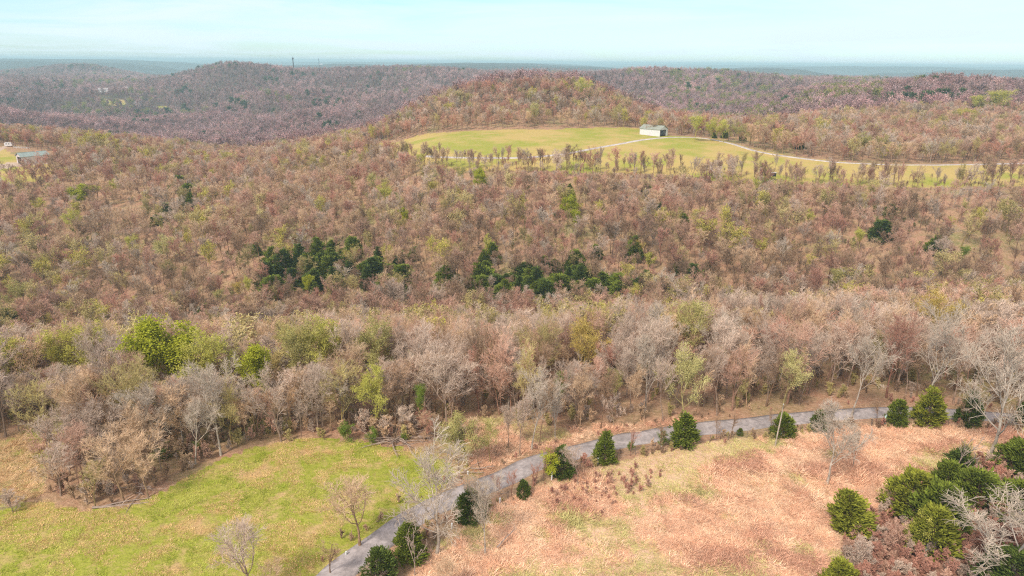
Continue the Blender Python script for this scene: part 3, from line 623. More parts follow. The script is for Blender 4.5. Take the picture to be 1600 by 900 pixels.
# --- leafing trees of the near wood
for a in [
 ('leafy', 587, 672, 563, 'yellow-green leafing tree at the top edge of the green meadow', 'yg', 1, 0.95, 'the meadow\'s yellow-green tree'),
 ('leafy', 1068, 655, 534, 'tall pale yellow leafing tree behind the road and its tallest roadside evergreen', 'pale', 1, 0.95, 'the pale yellow leafing tree'),
 ('leafy', 1222, 640, 540, 'thin pale green leafing tree in the wood behind the white pole', 'pale', 3, 0.9, 'the thin pale green tree'),
 ('leafy', 960, 640, 576, 'small pale olive leafing tree in the middle of the wood', 'olive', 3, 0.9, 'the small olive leafing tree'),
 ('lush', 272, 632, 496, 'big bright lime green tree at the back of the wood above the white fan tree', 'bright', 0, 1.25, 'the big bright lime green tree'),
 ('leafy', 335, 636, 508, 'yellow-green tree right beside the big bright lime green tree', 'yg', 1, 1.2, None),
 ('lush', 412, 640, 533, 'small vivid green tree in the wood right of the big lime green tree', 'bright', 1, 0.8, 'the small vivid green tree'),
 ('leafy', 24, 628, 515, 'wide yellow-green tree at the left edge of the wood', 'yg', 1, 1.4, 'the left edge\'s yellow-green tree'),
 ('leafy', 88, 622, 508, 'narrow yellow-green treetop right of the left edge yellow-green tree', 'yg', 0, 1.0, None),
 ('leafy', 140, 618, 500, 'yellow-green treetop above the left part of the wood', 'yg', 0, 1.1, None),
 ('leafy', 510, 612, 487, 'pale yellow-green treetop at the back edge of the wood left of centre', 'yg', 1, 1.1, 'the pale yellow-green treetop'),
 ('leafy', 590, 612, 490, 'pale olive treetop at the back edge of the wood above the meadow tree', 'olive', 1, 1.1, None),
 ('leafy', 455, 620, 500, 'olive treetop between the vivid green and the pale yellow-green trees', 'olive', 0, 1.1, None),
 ('leafy', 900, 606, 490, 'golden olive treetop at the back edge of the wood below the evergreen band', 'gold', 3, 1.1, 'the golden olive treetop'),
 ('leafy', 1085, 585, 466, 'olive gold treetop at the back edge of the wood right of centre', 'olive', 3, 1.2, None),
 ('leafy', 1440, 560, 450, 'tan gold treetop at the back of the wood on the right', 'gold', 3, 1.1, 'the tan gold treetop'),
 ('leafy', 655, 668, 600, 'olive green undergrowth tree right of the yellow-green leafing tree', 'mid', 2, 0.8, None),
 ('leafy', 875, 640, 575, 'faint green tree in the wood left of the small olive leafing tree', 'mid', 3, 0.8, None)]:
    named(a[0], a[1], a[2], a[3], a[4], 'leafing trees of the near wood', TL[a[5]], a[6], a[7], lm=a[8])
# --- conspicuous bare trees at the front of the near wood
for a in [
 ('pale', 246, 708, 585, 'white leafless tree with a wide fan crown at the front of the left wood', 0, 1.25, 'the white fan-crowned tree'),
 ('pale', 345, 712, 560, 'tall whitish leafless tree right of the white fan-crowned tree', 1, 1.0, 'the tall whitish meadow-edge tree'),
 ('pale', 305, 725, 612, 'pale leafless tree between the white fan tree and the meadow edge', 2, 1.1, None),
 ('bare', 165, 738, 640, 'grey dense leafless tree in the clump with fallen logs', 6, 1.3, 'the fallen-log clump\'s grey tree'),
 ('bare', 128, 752, 655, 'dark pinkish leafless tree at the left side of the fallen-log clump', 3, 1.3, None),
 ('bare', 95, 775, 690, 'low purple-grey leafless tree at the left end of the fallen-log clump', 3, 1.4, None),
 ('pale', 830, 703, 573, 'white-limbed leafless tree standing forward of the wood near the road bend', 1, 0.9, 'the road bend\'s white-limbed tree'),
 ('pale', 868, 690, 590, 'second white-limbed leafless tree, right of the first near the road bend', 3, 0.8, None),
 ('bare', 440, 690, 555, 'tall pinkish leafless tree above the green meadow edge, left of its yellow-green tree', 1, 1.1, 'the tall pinkish meadow-edge tree'),
 ('bare', 700, 672, 540, 'broad pinkish leafless tree behind the brush pile', 3, 1.3, 'the broad pinkish tree'),
 ('pale', 1440, 640, 470, 'tall pale leafless tree behind the roadside evergreens on the right', 1, 1.0, 'the tall pale roadside tree'),
 ('pale', 1330, 650, 500, 'tall grey-white leafless tree in the wood behind the lone field tree', 2, 1.0, 'the tall grey-white tree')]:
    named(a[0], a[1], a[2], a[3], a[4], 'conspicuous leafless trees of the near wood', rnd.choice([TW['pink'], TW['grey']]), a[5], a[6], lm=a[7])
LM += [('the brush pile', 620, 690), ('the white pole', 1215, 668), ('the lone field tree', 1292, 700), ('the tan clearing', 60, 720), ('the left edge', -20, 620), ('the right edge', 1620, 580)]
for a in [(812, 712, 606, 5, 'slim grey leafless tree closest to the road bend on its wood side'), (842, 697, 596, 2, 'second slim leafless tree up the road bend on its wood side'), (794, 700, 622, 5, 'slim leafless tree left of the one closest to the road bend'),
          (905, 677, 585, 7, 'tall slim leafless tree at the grassy verge left of the two-topped evergreen'), (938, 671, 578, 2, 'tall slim leafless tree right above the two-topped evergreen'), (990, 665, 566, 5, 'slim leafless tree at the verge midway between the two darkest roadside evergreens'),
          (1036, 659, 556, 7, 'slim leafless tree at the verge just left of the tallest roadside evergreen'), (1120, 650, 545, 2, 'slim leafless tree at the verge right of the pale yellow leafing tree'), (716, 735, 655, 5, 'slim dark leafless tree inside the trunk cluster by the road bend'), (748, 728, 648, 2, 'slim leafless tree between the two budding trees by the road bend')]:
    named('bare', a[0], a[1], a[2], a[4], 'slim trees along the wood side of the road', rnd.choice([TW['grey'], TW['tan'], TW['brown']]), a[3], .95)
# --- evergreens near the road and the thicket
G1 = 'evergreens along the road fence'
for a in [(945, 722, 668, 0, 1.05, 'mid', 'dark evergreen with a narrow top beside a short white tube on the road fence'),
          (1068, 694, 640, 2, 1.5, 'mid', 'tall dark evergreen on the field side of the road where the wood verge is grassy'),
          (1222, 680, 644, 3, 1.2, 'mid', 'round low evergreen directly behind the white pole'),
          (1278, 672, 638, 1, 1.2, 'dark', 'half hidden evergreen behind the lone field tree'),
          (1400, 661, 620, 1, 1.2, 'mid', 'small rounded evergreen beside the pale green marker'),
          (1448, 662, 600, 0, 1.25, 'light', 'large light green cone-shaped evergreen, middle of the three on the right'),
          (1512, 664, 606, 0, 1.1, 'dark', 'dark cone-shaped evergreen left of the huge white tree'),
          (1606, 664, 618, 1, 1.2, 'dark', 'evergreen cut by the right edge beyond the huge white tree'),
          (640, 872, 810, 1, 1.1, 'mid', 'large dark evergreen beside the road behind the white dead tree'),
          (596, 908, 852, 3, 1.1, 'dark', 'dark evergreen at the lower bend of the road near the bottom edge'),
          (735, 812, 760, 3, 1.0, 'dark', 'dark evergreen behind the forked grey tree at the roadside'),
          (876, 742, 694, 3, 1.0, 'dark', 'dark evergreen right of the lime green bush'),
          (818, 776, 748, 3, 0.9, 'dark', 'small dark evergreen at the roadside in the middle of a row of saplings'),
          (1156, 680, 668, 3, 1.0, 'mid', 'tiny evergreen on the road fence between the tallest one and the pole')]:
    named('cedar', a[0], a[1], a[2]+(a[1]-a[2])*.08, a[6], G1, TC[a[5]], a[3], a[4]*.88)
G2 = 'evergreens around the red-brown thicket'
for a in [(1333, 828, 757, 4, 1.15, 'light', 'leaning evergreen standing alone at the thicket corner of the straw field'),
          (1310, 925, 864, 1, 1.0, 'light', 'pointed light evergreen at the bottom edge below the leaning one'),
          (1422, 800, 722, 3, 1.0, 'light', 'leftmost broad evergreen of the thicket cluster'),
          (1462, 830, 738, 3, 0.9, 'mid', 'broad evergreen in front of the dead tree in the thicket cluster'),
          (1475, 772, 708, 1, 1.0, 'mid', 'evergreen just behind the pinkish dead tree'),
          (1520, 796, 720, 3, 1.0, 'mid', 'broad evergreen right of the pinkish dead tree'),
          (1452, 862, 776, 1, 1.0, 'light', 'yellowish evergreen at the front of the thicket cluster'),
          (1586, 738, 680, 3, 1.2, 'mid', 'broad evergreen right of the foot of the huge white tree'),
          (1622, 752, 690, 3, 1.1, 'dark', 'dark evergreen at the right edge behind the broad one by the white tree'),
          (1590, 806, 740, 3, 1.2, 'mid', 'low spreading evergreen at the right edge of the thicket'),
          (1580, 925, 848, 3, 1.2, 'dark', 'dark evergreen under the leaning pale tree in the lower right corner'),
          (1496, 742, 690, 2, 1.3, 'dark', 'narrow dull evergreen between the dead tree and the huge white tree')]:
    named('cedar', a[0], a[1], a[2]+(a[1]-a[2])*.18, a[6], G2, TC[a[5]], a[3], a[4]*1.2)
# --- bushes
for a in [('gbush', 862, 747, 706, 'bright', 1.0, 'lime green leafing bush beside a white tube at the roadside'),
          ('gbush', 858, 724, 700, 'bright', 0.9, 'lime green upper bush just behind the lower lime one at the road'),
          ('gbush', 540, 692, 660, 'mid', 1.0, 'green bush at the meadow top edge left of the brush pile'),
          ('gbush', 582, 694, 668, 'mid', 1.1, 'dark green bush just left of the brush pile'),
          ('gbush', 632, 690, 676, 'mid', 1.0, 'small green bush growing at the brush pile'),
          ('gbush', 252, 722, 697, 'mid', 1.6, 'green bush in front of the white fan-crowned tree'),
          ('gbush', 145, 738, 722, 'mid', 1.4, 'small green bush inside the fallen-log clump'),
          ('bush', 740, 790, 752, 'tan', 1.3, 'tangled tan bush at the roadside left of the dark evergreen'),
          ('bush', 660, 668, 640, 'red', 1.5, 'reddish leafless bush under the broad pinkish tree'),
          ('bush', 20, 800, 768, 'grey', 1.6, 'grey leafless bush on the left edge of the tan clearing'),
          ('bush', 590, 905, 868, 'grey', 1.5, 'grey leafless bush at the bottom between road and dead tree'),
          ('gbush', 985, 705, 688, 'mid', 1.0, 'small green shrub on the road fence right of the two-topped evergreen'),
          ('gbush', 1035, 696, 672, 'mid', 0.9, 'small green shrub on the road fence left of the tallest evergreen'),
          ('gbush', 1430, 860, 800, 'yg', 0.8, 'pale green bush in the middle of the red-brown thicket'),
          ('bush', 1505, 735, 690, 'olive', 0.8, 'olive bush between the dead tree and the huge white tree'),
          ('bush', 1390, 870, 815, 'pink', 1.0, 'pinkish leafless bush right of the leaning evergreen'),
          ('bush', 1345, 890, 838, 'grey', 1.1, 'grey-pink leafless bush below the leaning evergreen'),
          ('bush', 1415, 800, 760, 'tan', 1.0, 'tan leafless bush in front of the leftmost thicket evergreen')]:
    named(a[0], a[1], a[2], a[3], a[6], 'bushes of the near ground', (TL.get(a[4]) or TW[a[4]]) if a[0] == 'gbush' else (TW.get(a[4]) or TL[a[4]]), None, a[5])
# --- saplings along the road fence
fx = [(1185, 'left of the white pole'), (1250, 'just right of the pole evergreen'), (1095, 'right of the tallest evergreen'), (1130, 'halfway from the tallest evergreen to the pole'), (1010, 'left of the tallest evergreen'),
      (965, 'just right of the two-topped evergreen'), (800, 'left end of the sapling row at the bend'), (812, 'second in the row at the bend'), (826, 'third in the row at the bend'), (838, 'fourth in the row at the bend'),
      (848, 'beside the lime green bush'), (775, 'at the left foot of the road bend'), (1480, 'between the two right cone evergreens'), (1487, 'close left of the dark cone evergreen'), (1350, 'left of the small rounded evergreen'), (1560, 'right of the huge white tree'), (760, 'beside the dark roadside evergreen')]
def road_side(px, off):
    # point on the field side of the road edge nearest to a bearing
    ppx, _ = project(ROAD[:, 0], ROAD[:, 1], Hf(ROAD[:, 0], ROAD[:, 1])); i = int(np.argmin(np.abs(ppx-px)))
    i = min(max(i, 1), len(ROAD)-2); T = ROAD[i+1]-ROAD[i-1]; T /= np.linalg.norm(T); n_ = np.array([T[1], -T[0]])
    return ROAD[i]+n_*off
for px, d_ in fx:
    p = road_side(px, rnd.uniform(3.6, 4.6))
    plant('sapling', p[0], p[1], rnd.uniform(3.5, 6), 'thin bare sapling on the road fence ' + d_, 'saplings along the road fence', TW['red'] if px < 1000 else TW['brown'], wide=0.9)
# --- hillside leafing trees
for a in [
 ('lush', 130, 318, 288, 'bright', 'big bright lime tree on the left hillside below the pale barn', 1.4), ('leafy', 68, 330, 308, 'yg', 'small yellow-green tree left of the big bright lime hillside tree', 1.2),
 ('leafy', 118, 358, 325, 'yg', 'yellow-green tree just below the big bright lime hillside tree', 1.2), ('leafy', 180, 300, 280, 'yg', 'yellow-green tree uphill right of the big lime hillside tree', 1.2),
 ('leafy', 203, 395, 367, 'yg', 'yellow-green tree in the middle of the left hillside', 0.9), ('leafy', 265, 405, 365, 'pale', 'pale yellow tree right of the left hillside\'s middle green tree', 1.2),
 ('leafy', 38, 475, 436, 'olive', 'olive round tree at the left edge of the valley slope', 1.3), ('lush', 750, 290, 264, 'bright', 'bright lime tree just below the upper meadow left of centre', 1.1),
 ('lush', 888, 332, 298, 'bright', 'upper tree of the bright green pair on the hillside centre', 1.0), ('lush', 900, 350, 328, 'bright', 'lower smaller tree of the bright green pair on the hillside centre', 0.9),
 ('lush', 632, 345, 325, 'bright', 'tiny bright green tree on the hillside left of centre', 0.8), ('leafy', 762, 398, 365, 'yg', 'pale green pointed tree above the evergreen band', 0.7),
 ('lush', 1012, 415, 396, 'yg', 'round yellow-green tree above the right end of the evergreen band', 1.1), ('leafy', 990, 400, 372, 'gold', 'tan gold tree above the right end of the evergreen band', 1.2),
 ('lush', 481, 456, 430, 'bright', 'bright green tree among the left evergreens', 0.7), ('leafy', 378, 468, 440, 'gold', 'golden yellow tree left of the evergreen band', 0.9),
 ('leafy', 392, 462, 432, 'yg', 'yellow-green tree right of the golden tree left of the evergreen band', 0.8), ('leafy', 350, 480, 452, 'olive', 'olive tree left of the golden yellow tree', 1.1),
 ('leafy', 1342, 385, 358, 'yg', 'yellow-green round tree on the right hillside', 1.2), ('leafy', 1135, 470, 446, 'yg', 'yellow-green tree low on the right hillside', 1.1),
 ('leafy', 1500, 410, 385, 'mid', 'olive green tree on the far right hillside', 1.2), ('leafy', 1260, 350, 326, 'yg', 'small faint yellow tree on the right hillside below the meadow', 1.0),
 ('leafy', 580, 300, 270, 'olive', 'olive tree on the ridge left of the upper meadow', 1.2), ('leafy', 600, 315, 285, 'yg', 'yellow-green tree below the olive ridge tree', 1.1), ('leafy', 660, 262, 240, 'yg', 'yellow-green tree at the left end of the gravel lane', 1.0),
 ('leafy', 725, 285, 258, 'olive', 'olive tree left of the bright lime tree below the meadow', 1.0), ('leafy', 1085, 212, 180, 'yg', 'tallest yellow-green tree behind the lane apex right of the white barn', 1.3), ('leafy', 1110, 212, 183, 'yg', 'yellow-green tree second right of the white barn', 1.2),
 ('leafy', 1130, 214, 186, 'yg', 'yellow-green tree third right of the white barn', 1.2), ('leafy', 1148, 216, 190, 'olive', 'olive tree at the right end of the row right of the white barn', 1.1),
 ('leafy', 905, 150, 120, 'yg', 'yellow-green tree near the top of the central round hill', 1.3), ('leafy', 838, 188, 160, 'olive', 'olive tree at the foot of the central round hill', 1.0), ('leafy', 1345, 235, 205, 'olive', 'olive tree on the right wooded hill above the lane', 1.2),
 ('leafy', 1562, 175, 140, 'yg', 'tall yellow-green tree on top of the right wooded hill', 1.6), ('leafy', 1520, 175, 148, 'yg', 'yellow-green tree left of the tall one on the right wooded hill', 1.4), ('leafy', 505, 265, 243, 'yg', 'faint green tree on the ridge left of the upper meadow', 1.2),
 ('leafy', 1300, 455, 420, 'olive', 'olive tree at the foot of the right hillside', 1.2), ('leafy', 1180, 300, 280, 'yg', 'small yellow-green tree under the meadow edge right of centre', 1.0), ('leafy', 250, 360, 335, 'olive', 'olive tree on the left hillside above the pale yellow tree', 1.1)]:
    named(a[0], a[1], a[2]+(a[2]-a[3])*.3, a[3]-1, a[5], 'leafing trees scattered on the hillsides', TL[a[4]], None, a[6]*1.2)
# --- hillside evergreens
ev = [(425, 440, 405), (448, 428, 392), (470, 425, 388), (492, 436, 398), (512, 430, 400), (530, 432, 404), (522, 455, 420), (548, 428, 402), (590, 440, 402), (612, 440, 410), (628, 445, 415), (500, 418, 396), (432, 462, 432), (735, 462, 432),
      (716, 452, 428), (752, 465, 428), (770, 455, 424), (786, 470, 440), (790, 448, 420), (815, 440, 402), (822, 462, 424), (850, 422, 396), (868, 452, 425), (888, 445, 418), (880, 465, 430), (905, 462, 432), (925, 470, 430), (940, 460, 425), (960, 455, 425), (985, 462, 430), (1002, 450, 425),
      (1038, 460, 428), (930, 405, 382), (968, 478, 445), (245, 352, 330), (262, 345, 318), (286, 300, 275), (300, 322, 292), (305, 335, 305), (248, 400, 375), (320, 492, 472), (20, 515, 480), (42, 512, 484), (8, 530, 498), (1108, 425, 400),
      (1030, 330, 312), (1010, 300, 284), (1066, 350, 330), (612, 205, 185), (650, 200, 182), (890, 300, 285), (1250, 232, 212), (1132, 216, 206), (1116, 216, 204), (1455, 395, 360), (1390, 340, 322), (1325, 320, 300), (1160, 220, 210), (1375, 375, 345)]
evd = [p for p in ev]
for i, (px, py, tp) in enumerate(ev):
    if 380 < px < 640 and py > 380: z_ = 'in the left cluster at the hillside foot'
    elif 700 < px < 1050 and py > 395: z_ = 'in the long right cluster at the hillside foot'
    elif px < 60: z_ = 'at the left edge of the valley foot'
    elif px < 400: z_ = 'on the left hillside among leafless trees'
    elif py < 240: z_ = 'on the rim of the upper meadow'
    else: z_ = 'on the right hillside among leafless trees'
    x, y = base(px, py)
    o = plant('cedar', x, y, hgt(px, py, tp)*rnd.uniform(.75, 1.25), None, 'evergreens on the hillside', TC[rnd.choice(['dark', 'mid', 'mid'])], None, rnd.uniform(.95, 1.7))
    TREES[-1]['lm'] = z_
    TREES[-1]['pp'] = (px, py)

for i in range(52):
    left = i % 5 < 2; px = rnd.uniform(395, 650) if left else rnd.gauss(880, 105); px = min(max(px, 380), 1080); py = rnd.uniform(402, 474) + (6 if not left else -6)
    x, y = at(px, py); plant('cedar', x, y, rnd.uniform(5.5, 11.0), None, 'evergreens on the hillside', TC[rnd.choice(['dark', 'mid', 'mid'])], None, rnd.uniform(.95, 1.6))
    TREES[-1]['lm'] = 'in the %s at the hillside foot' % ('left cluster' if left else 'long right cluster'); TREES[-1]['pp'] = (px, py)
# ------------------------------------------------------------------ the woods
def jitter_grid(y0, y1, s, tmax=0.93, seed=1):
    rg = np.random.default_rng(seed)
    xs = np.arange(-tmax*y1, tmax*y1, s); ys = np.arange(y0, y1, s)
    X, Y = np.meshgrid(xs, ys); X = X.ravel()+rg.uniform(-.45, .45, X.size)*s; Y = Y.ravel()+rg.uniform(-.45, .45, Y.size)*s
    k = np.abs(X) < tmax*Y+12; return X[k], Y[k]
# highest sight-line ratio seen so far, to drop plants hidden behind nearer ground
_CR = (HG+7.0*(_Y > 95)-CAMZ)/_Y
_CM = np.maximum.accumulate(_CR, axis=1)
def visible(x, y, h):
    u = np.clip((x/y-TT[0])/(TT[1]-TT[0]), 0, NT-1).astype(int); v = np.clip((np.log(y)-LY[0])/(LY[1]-LY[0])-2, 0, NY-1).astype(int)
    return (Hf(x, y)+h-CAMZ)/y > _CM[u, v]-0.002
def open_ground(x, y):
    k = inside(Z_GREEN, x, y) | inside(Z_STRAW, x, y) | inside(Z_THICK, x, y) | inside(Z_TAN, x, y) | inside(Z_OPEN, x, y) | inside(Z_UP, x, y) | inside(Z_KNOLL, x, y)
    for z in Z_FIELDS+Z_GLADE: k |= inside(z, x, y)
    k |= pdist(ROAD, x, y) < 4.2
    k |= pdist(LANE, x, y) < 4
    k |= pdist(LANE2, x, y) < 5
    k |= inside(np.array([at(p[0], p[1]) for p in [(-60, 262), (20, 260), (100, 262), (100, 240), (20, 232), (-60, 228)]]), x, y)
    # the near side of the road belongs to the fields
    k |= (y < 92) & (x > -34)
    return k
def tints(x, y, rg):
    n = len(x); pal = np.array([TW['pink'], TW['tan'], TW['grey'], TW['red'], TW['olive'], TW['brown']])
    nz = fbm(x, y, 55, 3, 33); nz2 = fbm(x, y, 30, 3, 44)
    wts = np.stack([np.full(n, 1.3), 0.5+1.5*(nz > .5), 0.7+1.3*(nz2 > .55), 0.25+1.6*ramp(y, 330, 420)*(nz2 < .62)+0.5*(nz < .4), 0.15+0.9*(nz2 > .58)*(nz > .45), np.full(n, .55)], 1)
    nr = 1-ramp(y, 170, 215); ft = ramp(y, 205, 225)*(1-ramp(y, 270, 320))
    wts *= 1+nr[:, None]*np.array([-.3, .7, 1.5, -.75, .1, -.3])+ft[:, None]*np.array([0, -.6, -.6, 1.5, .2, 2.0])
    wts /= wts.sum(1, keepdims=True); c = wts.cumsum(1); idx = (rg.random(n)[:, None] > c).sum(1).clip(0, 5)
    return pal[idx]*rg.uniform(0.72, 1.2, (n, 1))*(1+.06*nr-.12*ft)[:, None], idx
rg = np.random.default_rng(77)
X1, Y1 = jitter_grid(93, 232, 4.1, 0.95, 3); X2, Y2 = jitter_grid(232, 640, 4.8, 0.95, 4); X3, Y3 = jitter_grid(82, 113, 3.4, 0.95, 5); X = np.r_[X1, X2, X3]; Y = np.r_[Y1, Y2, Y3]; FR = np.r_[np.zeros(len(X1)+len(X2), bool), np.ones(len(X3), bool)]
k = ~open_ground(X, Y); X, Y, FR = X[k], Y[k], FR[k]
# keep clear of the named trees and thin out a little
NX = np.array([t['x'] for t in TREES]); NYY = np.array([t['y'] for t in TREES])
dm = np.full(len(X), 1e9)
for a, b in zip(NX, NYY): dm = np.minimum(dm, np.hypot(X-a, Y-b))
dens = fbm(X, Y, 38, 3, 61)
# nothing random grows in front of the trees the photo shows free
TX = np.array([(t['x'], t['y'], t['h'], {'lush': .95, 'leafy': .65, 'cedar': .15, 'pale': .3, 'bare': .25}.get(t['kind'], 0)) for t in TREES])
TX = TX[TX[:, 3] > 0]; tz = Hf(TX[:, 0], TX[:, 1]); tpx, tpy = project(TX[:, 0], TX[:, 1], tz+TX[:, 2]*.55); rad_ = TX[:, 2]*.42*FPX/np.hypot(TX[:, 0], TX[:, 1])*TX[:, 3]
cpx, cpy = project(X, Y, Hf(X, Y)+9.0); crd = 4.0*FPX/np.hypot(X, Y)
hide = np.zeros(len(X), bool); HC = np.full(len(X), 99.0)
for a, b, c, d in zip(tpx, tpy, rad_, TX[:, 1]):
    m = (Y < d+1) & (Y > d-70) & (np.abs(cpx-a) < c*.75+crd*.25) & (cpy > b-c*2)
    if m.any():
        t_, r_ = (X[m]/Y[m]), None
        # height at which the top just reaches the lower part of the free crown
        lim = b+c*.45; F_ = FPX*cp-(lim-450)*sp; D_ = FPX*sp+(lim-450-0.0082*(a-800))*cp
        HC[m] = np.minimum(HC[m], CAMZ-Y[m]*D_/F_-Hf(X[m], Y[m]))
hide = (HC < 4.5) & (rg.random(len(X)) < .6)
k = (dm > 2.6) & ~hide & ((rg.random(len(X)) < np.where(Y < 175, .9, 0.62)+1.1*ramp(dens, .35, .6)))
X, Y, HC, FR = X[k], Y[k], HC[k], FR[k]
nearwood = Y < 232
HT = np.where(nearwood, rg.uniform(10, 17.5, len(X)), rg.uniform(6.5, 15.5, len(X)))*(0.85+0.3*fbm(X, Y, 25, 2, 5))
HT = np.where(FR, rg.uniform(6.5, 14.0, len(X)), HT); HT = np.minimum(HT, np.maximum(HC, 3.5))
# under the rim of the upper meadow the trees stay below the sight line to the grass, but for a few
qx, qy = project(X, Y, Hf(X, Y)); edge = np.interp(qx, [560, 640, 700, 900, 1100, 1250, 1400, 1700], [225, 240, 262, 268, 276, 284, 292, 292])
rimz = (Y > 250) & (Y < 420) & (qx > 620) & (qy > edge-2); tx_, ty_ = project(X, Y, Hf(X, Y)+HT); over = rimz & (ty_ < edge-3)
frac = np.clip((qy-edge+3)/(qy-ty_+1e-3), .22, 1); HT = np.where(over & (rg.random(len(X)) > .16), HT*frac, HT)

dmead = np.full(len(X), False)
VB = visible(X, Y, HT); X, Y, HT, FR = X[VB], Y[VB], HT[VB], FR[VB]
TI, tid = tints(X, Y, rg)
kindv = rg.random(len(X))
gn = fbm(X, Y, 40, 3, 90)
gl = (gn > .52)*.12+.03; pick = rg.integers(0, 6, len(X)); pick[kindv < 0.06] = rg.integers(6, 8, (kindv < 0.06).sum())
px_, py_ = project(X, Y, Hf(X, Y)+HT*0.7)
leafpick = (rg.random(len(X)) < gl) & (Y > 118); pick[leafpick] = rg.integers(8, 11, leafpick.sum()); TI[leafpick] = np.array([TL['olive'], TL['pale'], TL['yg']])[rg.integers(0, 3, leafpick.sum())]*np.array([1.0, .92, 1.0])
infr = (px_ > -15) & (px_ < 1615) & (py_ < 915)
order = np.argsort(np.where(infr & ~leafpick, np.hypot(X, Y)/HT, 1e9))
n_named = sum(1 for t in TREES if t['kind'] in ('bare', 'pale'))
NI = 300-n_named
ind = order[:NI]; rest = np.ones(len(X), bool); rest[ind] = False
for i in ind:
    kd = 'pale' if pick[i] >= 6 else 'bare'
    plant(kd, X[i], Y[i], HT[i], None, 'leafless trees of the near wood', TI[i], None if not FR[i] else rnd.choice([1, 3, 6, 6]), (1.2 if FR[i] else 1.0) if kd == 'bare' else 0.9)
    TREES[-1]['px'] = (px_[i], py_[i])
Xr, Yr, Hr, Tr, Pr = X[rest], Y[rest], HT[rest], TI[rest], pick[rest]
# meadow rim: slim trees standing in front of the upper meadow
rim = []
for px in np.cumsum(RNG.exponential(3.0, 360))+600:
    if px > 1640 or vnoise(np.array([px/38.]), np.array([.5]), 4)[0] < .2: continue
    yy = np.interp(px, [600, 700, 900, 1100, 1250, 1400, 1600], [256, 264, 270, 279, 286, 293, 293])+rnd.uniform(-9, 7)
    x, y = at(px+rnd.uniform(-4, 4), yy); rim.append((x, y, rnd.choice([rnd.uniform(3, 6), rnd.uniform(6, 10), rnd.uniform(9, 14)])))
rim = np.array(rim)
def mass(name, parts, collection, label, cat):
    Xa = np.concatenate([p[0] for p in parts]); Ya = np.concatenate([p[1] for p in parts]); Ha = np.concatenate([p[2] for p in parts])
    Ta = np.concatenate([p[3] for p in parts]); Pa = np.concatenate([p[4] for p in parts]); Wa = np.concatenate([p[5] for p in parts])
    n = len(Xa); r = np.random.default_rng(len(name))
    rot = np.c_[r.normal(0, .04, n), r.normal(0, .04, n), r.random(n)*6.28]
    o = scatter(name, np.c_[Xa, Ya, Hf(Xa, Ya)-0.2], rot, np.c_[Ha*Wa, Ha*Wa, Ha], Pa, Ta, collection)
    return tag(o, label, cat, kind='stuff')
# understorey of the hillside: low brush that fills between the trees
Xu, Yu = jitter_grid(96, 150, 3.2, 0.93, 8); Xv, Yv = jitter_grid(150, 430, 4.6, 0.93, 9); Xu = np.r_[Xu, Xv]; Yu = np.r_[Yu, Yv]
k = ~open_ground(Xu, Yu); Xu, Yu = Xu[k], Yu[k]; k = visible(Xu, Yu, 3.0) & (rg.random(len(Xu)) < np.where(Yu < 150, .6, .55)); Xu, Yu = Xu[k], Yu[k]
Tu, _ = tints(Xu, Yu, rg); gu = fbm(Xu, Yu, 24, 3, 71) > .62
Tu[gu] = np.array([0.30, 0.34, 0.09])*rg.uniform(.7, 1.3, (gu.sum(), 1))
Pu = np.where(gu, 8, rg.integers(0, 6, len(Xu)))
parts = [(Xr, Yr, Hr, Tr, Pr, rg.uniform(.9, 1.45, len(Xr))),
         (rim[:, 0], rim[:, 1], rim[:, 2], tints(rim[:, 0], rim[:, 1], rg)[0]*0.85, rg.choice([0, 2, 4], len(rim)), rg.uniform(.65, 1.2, len(rim))),
         (Xu, Yu, np.where(Yu < 150, rg.uniform(1.6, 5.2, len(Xu)), rg.uniform(1.6, 4.0, len(Xu))), Tu*0.9, Pu, rg.uniform(1.2, 2.0, len(Xu)))]
mass('woodland', parts, C_MID, 'mass of leafless woodland covering the valley and the hillside behind the near wood', 'woodland')
print('woodland', len(Xr), len(Xu), 'individual', NI)
# beyond 640 m
Xd, Yd = jitter_grid(640, 1350, 8.0, 0.9, 11); Xe, Ye = jitter_grid(1350, 3900, 14.5, 0.86, 12)
Xd = np.r_[Xd, Xe]; Yd = np.r_[Yd, Ye]; k = ~inside(Z_FIELDS[1], Xd, Yd)
for z in Z_GLADE: k &= ~inside(z, Xd, Yd)
Xd, Yd = Xd[k], Yd[k]; k = visible(Xd, Yd, 14); Xd, Yd = Xd[k], Yd[k]
Hd = np.where(Yd < 1350, rg.uniform(8, 17, len(Xd)), rg.uniform(10, 23, len(Xd)))
Td, _ = tints(Xd, Yd, rg); Td = Td*(0.7+.6*fbm(Xd, Yd, 60, 3, 15))[:, None]*rg.uniform(.82, 1.12, (len(Xd), 1))
lum = Td.mean(1, keepdims=True); Td = Td*0.38+lum*np.array([1.12, .90, .98])*0.55; Td = Td*np.array([.95, .81, .83])*(0.62+.76*fbm(Xd, Yd*.5, 190, 4, 19))[:, None]
gd = (fbm(Xd, Yd, 150, 4, 88) > .66) & (rg.random(len(Xd)) < .25)
bear = Xd/Yd; vall = (bear > .22) & (bear < .52) & (rg.random(len(Xd)) < .25) & (fbm(Xd, Yd, 90, 3, 99) > .5); gd |= vall
Td[gd] = np.array([0.42, 0.40, 0.14])*rg.uniform(.8, 1.2, (gd.sum(), 1))
Pd = rg.integers(0, 3, len(Xd)); Pd[gd] = rg.integers(3, 5, gd.sum())
ed = (fbm(Xd, Yd, 70, 3, 123) > .74) & (rg.random(len(Xd)) < .6) | (rg.random(len(Xd)) < .006)
Pd[ed] = 5; Td[ed] = np.array([.09, .12, .05])
